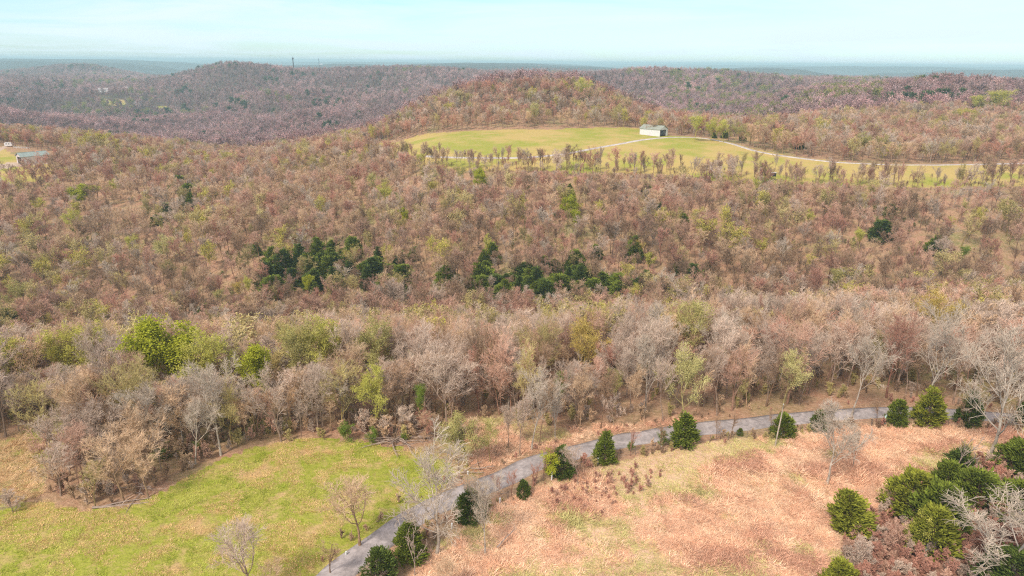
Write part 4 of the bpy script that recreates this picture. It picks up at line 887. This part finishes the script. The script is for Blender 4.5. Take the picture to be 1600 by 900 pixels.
mass('distant_forest', [(Xd, Yd, Hd, Td, Pd, rg.uniform(.95, 1.25, len(Xd)))], C_FAR, 'far leafless forest covering the round hills and the valley up to the horizon', 'forest')
print('distant', len(Xd))

# ------------------------------------------------------------------ labels of the near wood trees
tnames = [('pink', 'pinkish'), ('tan', 'tan'), ('grey', 'grey'), ('red', 'reddish'), ('olive', 'olive-tinged'), ('brown', 'brown')]
def look(t):
    if t['kind'] == 'pale': c = 'white-limbed'
    else:
        v = np.array(t['tint']); v = v/v.sum(); c = min(tnames, key=lambda q: np.abs(np.array(TW[q[0]])/sum(TW[q[0]])-v).sum())[1]
    s = 'tall' if t['h'] > 15.2 else ('short' if t['h'] < 12.4 else 'mid-height')
    return s+' '+c+' leafless tree'
used = {}
todo = [t for t in TREES if t['label'] is None and 'px' in t]
for t in todo:
    q = min(LM, key=lambda l: (l[1]-t['px'][0])**2+((l[2]-t['px'][1])*1.4)**2)
    dx_, dy_ = t['px'][0]-q[1], t['px'][1]-q[2]
    rel = ('just right of' if dx_ > 0 else 'just left of') if abs(dx_) > abs(dy_)*1.1 else ('behind' if dy_ < 0 else 'in front of')
    if 'edge' in q[0] and q[0] in ('the left edge', 'the right edge'): rel = 'near'
    t['key'] = (look(t), rel, q[0]); t['d'] = math.hypot(dx_, dy_); used.setdefault(t['key'], []).append(t)
ordn = ['', 'second', 'third', 'fourth', 'fifth', 'sixth', 'seventh', 'eighth', 'ninth', 'tenth', 'eleventh', 'twelfth', 'thirteenth', 'fourteenth', 'fifteenth', 'sixteenth', 'seventeenth', 'eighteenth', 'nineteenth', 'twentieth']
for k_, L in used.items():
    L.sort(key=lambda t: t['d'])
    for i, t in enumerate(L):
        r = '%s %s' % (ordn[min(i, 19)], k_[1]) if i else k_[1]
        t['o']['label'] = ('%s %s %s' % (k_[0], r, k_[2]) if not i else '%s nearest %s, %s %s' % (ordn[min(i, 19)], k_[0], k_[1], k_[2])).replace('  ', ' ')
zz_ = {}
for t in TREES:
    if t['label'] is None and 'pp' in t: zz_.setdefault(t['lm'], []).append(t)
ones = ['', 'first', 'second', 'third', 'fourth', 'fifth', 'sixth', 'seventh', 'eighth', 'ninth', 'tenth', 'eleventh', 'twelfth', 'thirteenth', 'fourteenth', 'fifteenth', 'sixteenth', 'seventeenth', 'eighteenth', 'nineteenth']
nth = ['leftmost']+ones[2:]+[('%sieth' % t_) if k_ == 0 else '%sy-%s' % (t_, ones[k_]) for t_ in ('twent', 'thirt', 'fort', 'fift', 'sixt') for k_ in range(10)]
for z_, L in zz_.items():
    L.sort(key=lambda t: t['pp'][0])
    for i, t in enumerate(L):
        t['o']['label'] = 'dark evergreen, %s%s %s' % (nth[i], '' if i == 0 else ' from left', z_)

# ------------------------------------------------------------------ grass, straw, thicket
C_TUFT = coll('tuft_kinds')
def tuft(name, seed, n, L, flat, spread, wdt):
    r = np.random.default_rng(seed); th = r.random(n)*6.28; rad = spread*r.random(n)**.6
    P = np.c_[np.cos(th)*rad, np.sin(th)*rad, np.full(n, -.02)]
    main = r.random()*6.28
    D = np.c_[np.cos(th)*flat+np.cos(main)*flat*.7, np.sin(th)*flat+np.sin(main)*flat*.7, r.uniform(.25, 1.0, n)]+r.standard_normal((n, 3))*.25
    D[:, 2] = np.abs(D[:, 2]); D /= np.linalg.norm(D, axis=1, keepdims=True)
    V, T = cones(P, D, L*r.uniform(.5, 1.3, n), np.full(n, wdt))
    o = bpy.data.objects.new(name, mesh_np(name, V, [T], [M['straw']])); C_TUFT.objects.link(o)
for i in range(3): tuft('tuft_kind_%02d' % i, 500+i, 46, .75, 1.5, .55, .022)      # fallen straw
for i in range(2): tuft('tuft_kind_%02d' % (3+i), 510+i, 40, .22, .6, .45, .022)   # short grass
def field(name, Z, s, label, cat, green, seed, density=1.0):
    r = np.random.default_rng(seed); lo, hi = Z.min(0), Z.max(0)
    lo = np.maximum(lo, [-130, 60]); hi = np.minimum(hi, [130, 135])
    xs, ys = np.meshgrid(np.arange(lo[0], hi[0], s), np.arange(lo[1], hi[1], s)); xs = xs.ravel()+r.uniform(-.5, .5, xs.size)*s; ys = ys.ravel()+r.uniform(-.5, .5, ys.size)*s
    k = inside(Z, xs, ys) & (pdist(ROAD, xs, ys) > 2.9); xs, ys = xs[k], ys[k]
    a = fbm(xs, ys, 9, 4, seed); b = fbm(xs, ys, 13, 4, seed+5); c = fbm(xs, ys, 2.2, 3, seed+8)
    if green == 'mix':
        t = np.where((a > .52)[:, None], (0.42, 0.41, 0.10), np.where((c > .5)[:, None], (0.76, 0.54, 0.30), (0.62, 0.42, 0.22))); p = r.integers(0, 5, len(xs)); h = r.uniform(.7, 1.3, len(xs))
    elif green:
        k = c > .42; xs, ys, a, b, c = xs[k], ys[k], a[k], b[k], c[k]
        t = np.where(((a > .57) | (b > .62))[:, None], (0.68, 0.48, 0.22), np.where((c > .53)[:, None], (0.54, 0.53, 0.12), (0.36, 0.42, 0.05)))
        p = r.integers(3, 5, len(xs)); h = r.uniform(.8, 1.6, len(xs))
    else:
        t = np.where(((b > .575) | ((b > .5) & (c > .62)))[:, None], (0.60, 0.53, 0.22), np.where((a > .58)[:, None], (0.66, 0.38, 0.255), np.where((c > .5)[:, None], (0.92, 0.64, 0.43), (0.82, 0.51, 0.335))))
        p = np.where(b > .60, r.integers(3, 5, len(xs)), r.integers(0, 3, len(xs))); h = r.uniform(.7, 1.5, len(xs))*np.where(a > .54, 1.25, .9)
    t = t*r.uniform(.8, 1.2, (len(xs), 1)); ang = fbm(xs, ys, 6, 2, seed+3)*14+r.normal(0, .5, len(xs))
    o = scatter(name, np.c_[xs, ys, Hf(xs, ys)], np.c_[np.zeros(len(xs)), np.zeros(len(xs)), ang], np.c_[h, h, h*r.uniform(.5, 1.1, len(xs))], p, t, C_TUFT)
    print(name, len(xs)); return tag(o, label, cat, kind='stuff')
field('dry_grass', Z_STRAW, 0.62, 'matted orange and pink dry grass covering the field right of the road', 'dry grass', False, 601)
field('meadow_grass', Z_GREEN, 0.62, 'short yellow-green spring grass of the meadow left of the road', 'grass', True, 602)
field('clearing_grass', Z_TAN, 0.7, 'tan and green rough grass of the small clearing at the left edge', 'grass', 'mix', 603)
field('verge_grass', Z_OPEN, 0.7, 'pinkish dry leaves and grass between the road and the near wood', 'grass', False, 604)
C_BR = coll('brush_kinds')
for i in range(3):
    joined('brush_kind_%02d' % i, bare(620+i, 3, 0.02, 1.1, 16, (6, 5, 3), tw=0.03, low=True), M['bark'], M['twig'], M['leaf'], C_BR)
def brush(name, P, s, h, label, cat, tcols, seed, keep=1.0, ok=None):
    r = np.random.default_rng(seed); lo = np.maximum(P.min(0), [-150, 62]); hi = np.minimum(P.max(0), [150, 140])
    xs, ys = np.meshgrid(np.arange(lo[0], hi[0], s), np.arange(lo[1], hi[1], s)); xs = xs.ravel()+r.uniform(-.5, .5, xs.size)*s; ys = ys.ravel()+r.uniform(-.5, .5, ys.size)*s
    k = inside(P, xs, ys) & (r.random(len(xs)) < keep)
    if ok is not None: k &= ok(xs, ys)
    k = k; xs, ys = xs[k], ys[k]; n = len(xs)
    t = np.array([TW[c] for c in tcols])[r.integers(0, len(tcols), n)]*r.uniform(.85, 1.2, (n, 1)); hh = r.uniform(h[0], h[1], n)*(.6+.8*fbm(xs, ys, 8, 2, seed))
    o = scatter(name, np.c_[xs, ys, Hf(xs, ys)-.1], np.c_[r.normal(0, .08, n), r.normal(0, .08, n), r.random(n)*6.28], np.c_[hh, hh, hh], r.integers(0, 3, n), t, C_BR)
    print(name, n); return tag(o, label, cat, kind='stuff')
brush('thicket', Z_THICK, 1.15, (1.2, 2.8), 'red-brown leafless briar thicket in the lower right corner', 'thicket', ('red', 'pink', 'red', 'grey'), 701)
def offset_line(a, b): return np.r_[ROAD+NRM*a, (ROAD+NRM*b)[::-1]]
_T2 = np.gradient(ROAD, axis=0); _T2 /= np.linalg.norm(_T2, axis=1, keepdims=True); NRM = np.c_[_T2[:, 1], -_T2[:, 0]]
brush('roadside_scrub', offset_line(2.9, 5.6), 1.0, (.5, 2.0), 'tangle of thin bare scrub along the road fence on the straw field side', 'scrub', ('red', 'tan', 'olive', 'brown'), 705, .5)
brush('verge_scrub', offset_line(-4.6, -2.7), 1.5, (.4, 1.6), 'thin bare scrub along the wood side of the road', 'scrub', ('red', 'tan', 'brown'), 706, .45)
Z_PATCH = poly([(870, 800), (860, 770), (930, 742), (1010, 728), (1040, 740), (1000, 775), (940, 805)])
brush('briar_patch', Z_PATCH, 1.2, (.6, 1.4), 'reddish patch of young bare briars on the straw field beside the road', 'briars', ('red', 'red', 'pink'), 702, .8)
def front_ok(x, y): return ~open_ground(x, y)
brush('wood_floor_brush', np.array([(-110, 94), (110, 94), (130, 132), (-130, 132)]), 1.9, (1.2, 3.2), 'tangled grey and reddish brush between the trunks at the front of the near wood', 'brush', ('grey', 'brown', 'tan', 'olive'), 707, .42, front_ok)
Z_EDGE = poly([(70, 770), (140, 795), (200, 785), (260, 760), (300, 735), (400, 694), (470, 680), (560, 684), (640, 696), (640, 672), (560, 662), (460, 660), (360, 680), (260, 700), (150, 720), (90, 700)])
brush('undergrowth', Z_EDGE, 1.5, (1.2, 3.4), 'tangled leafless undergrowth along the wood edge above the green meadow', 'undergrowth', ('grey', 'pink', 'brown', 'tan'), 703, .6)

# ------------------------------------------------------------------ road fence, markers, pole
ft = empty('wire_fence', (0, 0, 0)); tag(ft, 'low wire fence with thin dark posts between the road and the straw field', 'fence')
pp = []; acc = 0
T = np.gradient(ROAD, axis=0); T /= np.linalg.norm(T, axis=1, keepdims=True); FE = ROAD+np.c_[T[:, 1], -T[:, 0]]*4.4
seg = np.r_[0, np.cumsum(np.linalg.norm(np.diff(FE, axis=0), axis=1))]
ss = np.arange(18, seg[-1]-6, 3.4)
fxs, fys = np.interp(ss, seg, FE[:, 0]), np.interp(ss, seg, FE[:, 1]); fzs = Hf(fxs, fys)
ft.location = (fxs[0], fys[0], fzs[0]); org = np.array([fxs[0], fys[0], fzs[0]])
for i, (a, b, c) in enumerate(zip(fxs, fys, fzs)):
    mb = MB(); r_ = .045 if i % 5 else .09; l_ = rnd.uniform(-.06, .06); mb.tube(np.array([[0, 0, -.3], [l_*.5, 0, .6], [l_, 0, 1.3]]), [r_, r_*.95, r_*.85], 6)
    mb.build('post', M['post'], ft, (a-org[0], b-org[1], c-org[2]))
for hh in (.35, .7, 1.05, 1.22):
    mb = MB(); mb.tube(np.c_[fxs, fys, fzs+hh]-org, .012, 3); mb.build('wire', M['wire'], ft)
def up_obj(name, label, cat, px, py, group=None):
    x, y = at(px, py); o = empty(name, (x, y, H1(x, y))); return tag(o, label, cat, group)
G = 'white marker tubes along the field edge'
for px, py, h, lb in [(862, 750, 1.4, 'white marker tube under the lime green bush'), (934, 725, 1.0, 'short white marker tube left of the two-topped evergreen'), (781, 787, .8, 'short white marker tube at the straw field\'s left corner'),
                      (706, 826, .8, 'short white marker tube right of the tall white tree'), (1033, 703, .6, 'low white marker tube left of the tallest roadside evergreen'), (731, 742, .5, 'low white marker tube on the wood side of the road bend'), (541, 868, .5, 'low white marker tube on the meadow side of the road')]:
    o = up_obj('marker_tube', lb, 'marker tube', px, py, G); mb = MB(); mb.tube([[0, 0, -.2], [0, 0, h*.5], [.03, .02, h]], .11, 10); mb.build('tube', M['whitetube'], o)
    mb = MB(); mb.tube([[.03, .02, h], [.03, .02, h+.07], [.03, .02, h+.1]], [.13, .12, .02], 10); mb.build('cap', M['whitetube'], o)
o = up_obj('leaning_pole', 'thin white leaning pole standing in the straw field behind nothing taller', 'pole', 1211, 697)
o['label'] = 'thin pale leaning pole standing alone in the straw field'
mb = MB(); mb.tube([[0, 0, -.3], [.12, 0, 2.5], [.3, 0, 5.2], [.38, 0, 7.7]], [.12, .11, .10, .08], 10); mb.build('shaft', M['palebark'], o)
mb = MB(); mb.tube([[.38, 0, 7.7], [.39, 0, 7.8]], [.09, .03], 8); mb.build('cap', M['whitetube'], o)
o = up_obj('white_ball', 'small white round cap on the ground beside the leaning pole', 'white marker', 1219, 680)
mb = MB(); a_ = np.linspace(0, math.pi, 8); mb.tube(np.c_[np.zeros(8), np.zeros(8), .28-.28*np.cos(a_)], .27*np.sin(a_)+.004, 12); mb.build('cap', M['whitetube'], o, smooth=True)
mb = MB(); mb.tube([[0, 0, -.2], [0, 0, .08]], .06, 8); mb.build('stem', M['post'], o)
mt_ = mat('pale_green_plastic', (0.5, 0.68, 0.6), rough=.5)
for px, py, lb in [(1381, 661, 'pale green plastic marker at the foot of the small rounded evergreen'), (1449, 860, 'pale grey marker in the middle of the thicket')]:
    o = up_obj('survey_marker', lb, 'marker', px, py); mb = MB(); mb.tube([[0, 0, -.1], [0, 0, .5], [.1, 0, 1.2], [.2, 0, 1.6]], [.3, .24, .14, .05], 8); mb.build('cone', mt_, o)
    mb = MB(); mb.tube([[0, 0, 0], [0, 0, .08]], .36, 10); mb.build('base', mt_, o)
o = up_obj('corner_post', 'stout dark fence post at the roadside right of the huge white tree', 'post', 1582, 665)
mb = MB(); mb.tube([[0, 0, -.3], [0, 0, .8], [0, 0, 1.7]], [.16, .15, .14], 8); mb.build('shaft', M['post'], o)
mb = MB(); mb.tube([[0, 0, 1.7], [0, 0, 1.78]], [.15, .05], 8); mb.build('cap', M['post'], o)

# fallen wood
def log_path(p0, az, L, r, n=6, lift=.0, jit=.12, rs=None):
    rs = rs or rnd; pts = [np.array(p0, float)]; d = np.array([math.cos(az), math.sin(az), lift])
    for i in range(n):
        d = d+np.array([rs.uniform(-jit, jit), rs.uniform(-jit, jit), rs.uniform(-jit, jit)*.6]); d /= np.linalg.norm(d); pts.append(pts[-1]+d*L/n)
    return np.array(pts), np.linspace(r, r*.35, n+1)
def pile(name, label, cat, px, py, n, L, spread, seed, az0=None, r0=.12, group=None):
    o = up_obj(name, label, cat, px, py, group); rs = random.Random(seed)
    for i in range(n):
        az = rs.uniform(0, 6.28) if az0 is None else az0+rs.uniform(-.5, .5)
        p, r = log_path((rs.uniform(-spread, spread), rs.uniform(-spread*.5, spread*.5), rs.uniform(.1, .7)), az, L*rs.uniform(.6, 1.2), r0*rs.uniform(.5, 1.3), rs=rs, lift=rs.uniform(-.08, .2))
        p[:, 2] = np.maximum(p[:, 2], .06); mb = MB(); mb.tube(p, r, 6)
        P2, R2 = spawn(np.random.default_rng(seed*50+i), p[None], r[None], 5, .3, 1, (25, 60), L*.3, 3, .5, .015, .02, .15); P2[..., 2] = np.maximum(P2[..., 2], .03)
        v, q = tubes(P2, R2, 3); mb.add(v, q); mb.build('branch' if r0 < .14 else 'log', M['deadwood'], o)
    return o
pile('brush_pile', 'pile of pinkish cut branches at the top edge of the green meadow', 'brush pile', 615, 694, 22, 5.0, 2.6, 31)
pile('brush_heap', 'low dark heap of twigs behind the cut branches', 'brush pile', 668, 684, 14, 4.5, 2.6, 32, az0=0.2, r0=.06)
pile('fallen_log', 'long fallen log with broken limbs at the meadow corner of the left clump', 'fallen log', 150, 796, 2, 7.0, .5, 38, az0=.2, r0=.15)
pile('fallen_limbs', 'jumble of grey fallen limbs above the long fallen log', 'fallen branches', 230, 770, 7, 4.0, 2.0, 34, r0=.1)
pile('fallen_branch', 'fallen branch lying beside the forked grey tree on the straw field', 'fallen branch', 775, 862, 1, 5.0, .3, 35, az0=.9, r0=.1)
pile('fallen_limb', 'fallen whitish limb at the foot of the trunk cluster by the road bend', 'fallen branch', 728, 740, 3, 3.4, .8, 36, az0=.3, r0=.1)

# ------------------------------------------------------------------ buildings
def face(o, px): pass
def barn(name, label, px, py, ymin, L, W, hw, hr, rz, wall_m, roof_m, open_end, group=None):
    x, y = at(px, py, ymin); z = H1(x, y); o = empty(name, (x, y, z), rz); tag(o, label, 'barn', group)
    t = .15
    mb = MB(); mb.box((0, -W/2, hw/2-.3), (L, t, hw+.6)); mb.build('side_wall', wall_m, o)
    mb = MB(); mb.box((0, W/2, hw/2-.3), (L, t, hw+.6)); mb.build('side_wall', wall_m, o)
    s = -open_end
    def gable(sx, cut):
        V = []; X = sx*(L/2-t/2-.003)
        ys = [-W/2+t, -W*.40, W*.40, W/2-t] if cut else [-W/2+t, 0, W/2-t]
        mb = MB()
        if not cut:
            for xx in (X-t/2, X+t/2): V += [[xx, -W/2+t, -.5], [xx, W/2-t, -.5], [xx, W/2-t, hw], [xx, 0, hr-.05], [xx, -W/2+t, hw]]
            mb.add(np.array(V), [[0,1,6,5],[1,2,7,6],[2,3,8,7],[3,4,9,8],[4,0,5,9],[0,1,2,4],[5,6,7,9]], [[2,3,4],[7,8,9]])
        else:
            for xx in (X-t/2, X+t/2): V += [[xx, -W/2+t, hw-.35], [xx, W/2-t, hw-.35], [xx, W/2-t, hw], [xx, 0, hr-.05], [xx, -W/2+t, hw]]
            mb.add(np.array(V), [[0,1,6,5],[1,2,7,6],[2,3,8,7],[3,4,9,8],[4,0,5,9],[0,1,2,4],[5,6,7,9]], [[2,3,4],[7,8,9]])
            mb.box((X, W/2-t-W*.10, (hw-.35)/2-.25), (t, W*.2, hw-.35+.5))
        mb.build('end_wall', wall_m, o)
    gable(s, False); gable(open_end, True)
    for k_ in (-.5, .12):
        mb = MB(); mb.box((open_end*(L/2-.12), W*k_*.8-.1, (hw-.35)/2-.2), (.22, .22, hw-.35+.4)); mb.build('post', M['post'], o)
    mb = MB(); ov = .5; e = .12; sl = (hr-hw)/(W/2)
    for sy in (-1, 1):
        y0, z0 = sy*(W/2+ov), hw-ov*sl+.1; y1, z1 = 0, hr+.1
        V = [[-L/2-ov, y0, z0], [L/2+ov, y0, z0], [L/2+ov, y1+sy*.003, z1], [-L/2-ov, y1+sy*.003, z1]]; V += [[a, b, c+e] for a, b, c in V]
        mb.add(np.array(V), [[0,1,2,3],[4,7,6,5],[0,4,5,1],[1,5,6,2],[2,6,7,3],[3,7,4,0]])
    for xx in np.arange(-L/2-ov, L/2+ov, .9):      # raised seams of the sheets
        for sy in (-1, 1):
            mb.tube([[xx, sy*(W/2+ov), hw-ov*sl+.1+e+.02], [xx, sy*.05, hr+.1+e+.02]], .03, 4)
    rf = mb.build('roof', roof_m, o)
    mb = MB(); mb.box((0, 0, hr+.1+e+.04), (L+2*ov, .4, .08)); mb.build('ridge_cap', roof_m, rf)
    mb = MB(); mb.box((0, 0, .02), (L-.4, W-.4, .1)); mb.build('floor', M['dark'], o)
    return o
barn('white_barn', 'white metal barn with a grey-green roof and an open right bay above the farm lane', 1021, 211, 380, 15.5, 10, 4.3, 6.4, math.radians(-42), M['whitewall'], M['greyroof'], 1)
barn('pale_barn', 'pale metal barn with a green roof on the knoll at the left', 53, 254, 380, 15.5, 9, 4.6, 6.6, math.radians(52), M['pinkwall'], M['greenroof'], -1)
# deer blind under the meadow edge
x, y = at(1207, 282); o = empty('deer_blind', (x, y, H1(x, y)), .3); tag(o, 'small dark raised hunting blind with a pale top under the upper meadow edge', 'hunting blind')
for a in (-.8, .8):
    for b in (-.8, .8):
        mb = MB(); mb.tube([[a*1.3, b*1.3, -.3], [a*1.15, b*1.15, 1], [a, b, 2.2]], .08, 5); mb.build('leg', M['post'], o)
mb = MB(); mb.box((0, 0, 3.0), (2.0, 2.0, 1.6)); mb.build('cabin', M['dark'], o)
mb = MB(); mb.box((0, 0, 3.92), (2.5, 2.5, .2)); mb.build('roof', M['whitetube'], o)
mb = MB(); mb.box((0, -1.02, 3.2), (1.2, .05, .4)); mb.build('window', M['glass'], o)
# camper and rail fence on the knoll
x, y = at(14, 229, 380); o = empty('camper_trailer', (x, y, H1(x, y)), .2); tag(o, 'small white camper trailer beside the dirt drive at the left edge', 'trailer')
mb = MB(); mb.box((0, 0, 1.7), (4.6, 2.3, 2.3)); mb.box((2.55, 0, 1.35), (.5, 2.1, 1.4)); mb.build('body', M['whitewall'], o)
for a in (-.9, .7): mb = MB(); mb.box((a, -1.16, 2.0), (.9, .05, .6)); mb.build('window', M['glass'], o)
for b in (-1.05, 1.05):
    mb = MB(); mb.tube([[0, b-.12, .36], [0, b+.12, .36]], .36, 14); mb.build('wheel', M['dark'], o)
mb = MB(); mb.tube([[2.7, 0, .6], [4.2, 0, .5]], .06, 6); mb.build('hitch', M['steel'], o)
p0 = np.array(at(22, 232, 380)); p1 = np.array(at(46, 233, 380)); o = empty('rail_fence', (p0[0], p0[1], H1(*p0))); tag(o, 'white board fence running right from the camper trailer', 'fence')
dv = p1-p0; nn_ = 6
for i in range(nn_+1):
    q = dv*i/nn_; mb = MB(); mb.box((q[0], q[1], H1(p0[0]+q[0], p0[1]+q[1])-H1(*p0)+.6), (.16, .16, 1.8)); mb.build('post', M['whitewall'], o)
for hh in (.6, 1.2):
    mb = MB(); mb.tube([[dv[0]*i/nn_, dv[1]*i/nn_, H1(*(p0+dv*i/nn_))-H1(*p0)+hh] for i in range(nn_+1)], .09, 4); mb.build('rail', M['whitewall'], o)
# far houses
def house(px, py, ymin, L, W, label, rz, zoff=0.0):
    x, y = at(px, py, ymin); o = empty('farmhouse', (x, y, H1(x, y)+zoff), rz); tag(o, label, 'house', 'far farmhouses in the forest')
    mb = MB(); mb.box((0, 0, 2.2), (L, W, 6.0)); mb.build('wall', M['whitewall'], o)
    hw, hr = 5.2, 8.4; V = []
    for xx in (-L/2-.6, L/2+.6): V += [[xx, -W/2-.6, hw], [xx, W/2+.6, hw], [xx, 0, hr]]
    mb = MB(); mb.add(np.array(V), [[0,2,5,3],[2,1,4,5],[1,0,3,4]], [[0,1,2],[5,4,3]]); rf = mb.build('roof', M['houseroof'], o)
    mb = MB(); mb.box((L*.25, .6, 8.6), (1.0, 1.0, 1.8)); mb.build('chimney', M['brick'], rf)
    for k_ in (-.3, 0, .3):
        mb = MB(); mb.box((L*k_, -W/2-.03, 3.4), (1.4, .06, 1.5)); mb.build('window', M['glass'], o)
house(214, 168, 900, 20, 12, 'far white farmhouse beside the small green glade on the left', .1, 5)
house(163, 149, 1200, 20, 12, 'farther pale farmhouse up left of the glade farmhouse', .3, 8)
house(198, 146, 1200, 14, 10, 'small far pale house right of the farther farmhouse', -.1, 8)
house(502, 103, 1900, 26, 14, 'white house on the skyline ridge beside the thin mast', .0, 9)
# masts
def mast(px, py_base, Y, top, w_, label, name, head):
    t, _ = ray(px, py_base); x, y = t*Y, Y; _, r = ray(px, top); z0 = H1(x, y); hh = CAMZ-Y*r-z0
    o = empty(name, (x, y, z0)); tag(o, label, 'mast'); mb = MB()
    for a in range(3):
        c, s_ = math.cos(a*2.094)*w_, math.sin(a*2.094)*w_; mb.tube([[c, s_, -1], [c*.7, s_*.7, hh]], .45*w_/1.2, 4)
    nb = int(hh/2.5)
    for i in range(nb):
        z = hh*i/nb; z2 = hh*(i+1)/nb; f, f2 = 1-.3*i/nb, 1-.3*(i+1)/nb
        for a in range(3):
            a2 = (a+1) % 3; mb.tube([[math.cos(a*2.094)*w_*f, math.sin(a*2.094)*w_*f, z], [math.cos(a2*2.094)*w_*f2, math.sin(a2*2.094)*w_*f2, z2]], .2*w_/1.2, 3)
    mb.build('lattice', M['steel'], o)
    if head:
        for a in range(3):
            mb = MB(); mb.box((math.cos(a*2.094)*2.0, math.sin(a*2.094)*2.0, hh-2.2), (1.2, 1.2, 4.2), a); mb.build('antenna', M['steel'], o)
    mb = MB(); mb.tube([[0, 0, hh], [0, 0, hh+3]], .2, 4); mb.build('spike', M['steel'], o)
mast(459, 110, 2150, 90, 1.5, 'dark lattice radio mast with a thick head on the far left skyline', 'radio_mast', True)
mast(499, 106, 2180, 92, .7, 'thin mast right of the radio mast beside the skyline house', 'thin_mast', False)

# ------------------------------------------------------------------ haze
hz = MB(); hz.box((0, 12000, (85+(HG.min()-1.5))/2), (2*1.36*24000, 24100, 85-(HG.min()-1.5)))
hm = bpy.data.materials.new('haze_air'); hm.use_nodes = True; t = hm.node_tree; t.nodes.clear()
pv = N(t, 'ShaderNodeVolumePrincipled', inp={'Color': (0.64, 0.93, 1.0, 1), 'Density': 0.00015, 'Anisotropy': 0.0})
mo = N(t, 'ShaderNodeOutputMaterial'); t.links.new(pv.outputs[0], mo.inputs['Volume'])
try: hm.volume_intersection_method = 'FAST'
except Exception: pass
tag(hz.build('haze', hm), 'thin blue haze lying over the far hills', 'haze', kind='stuff')
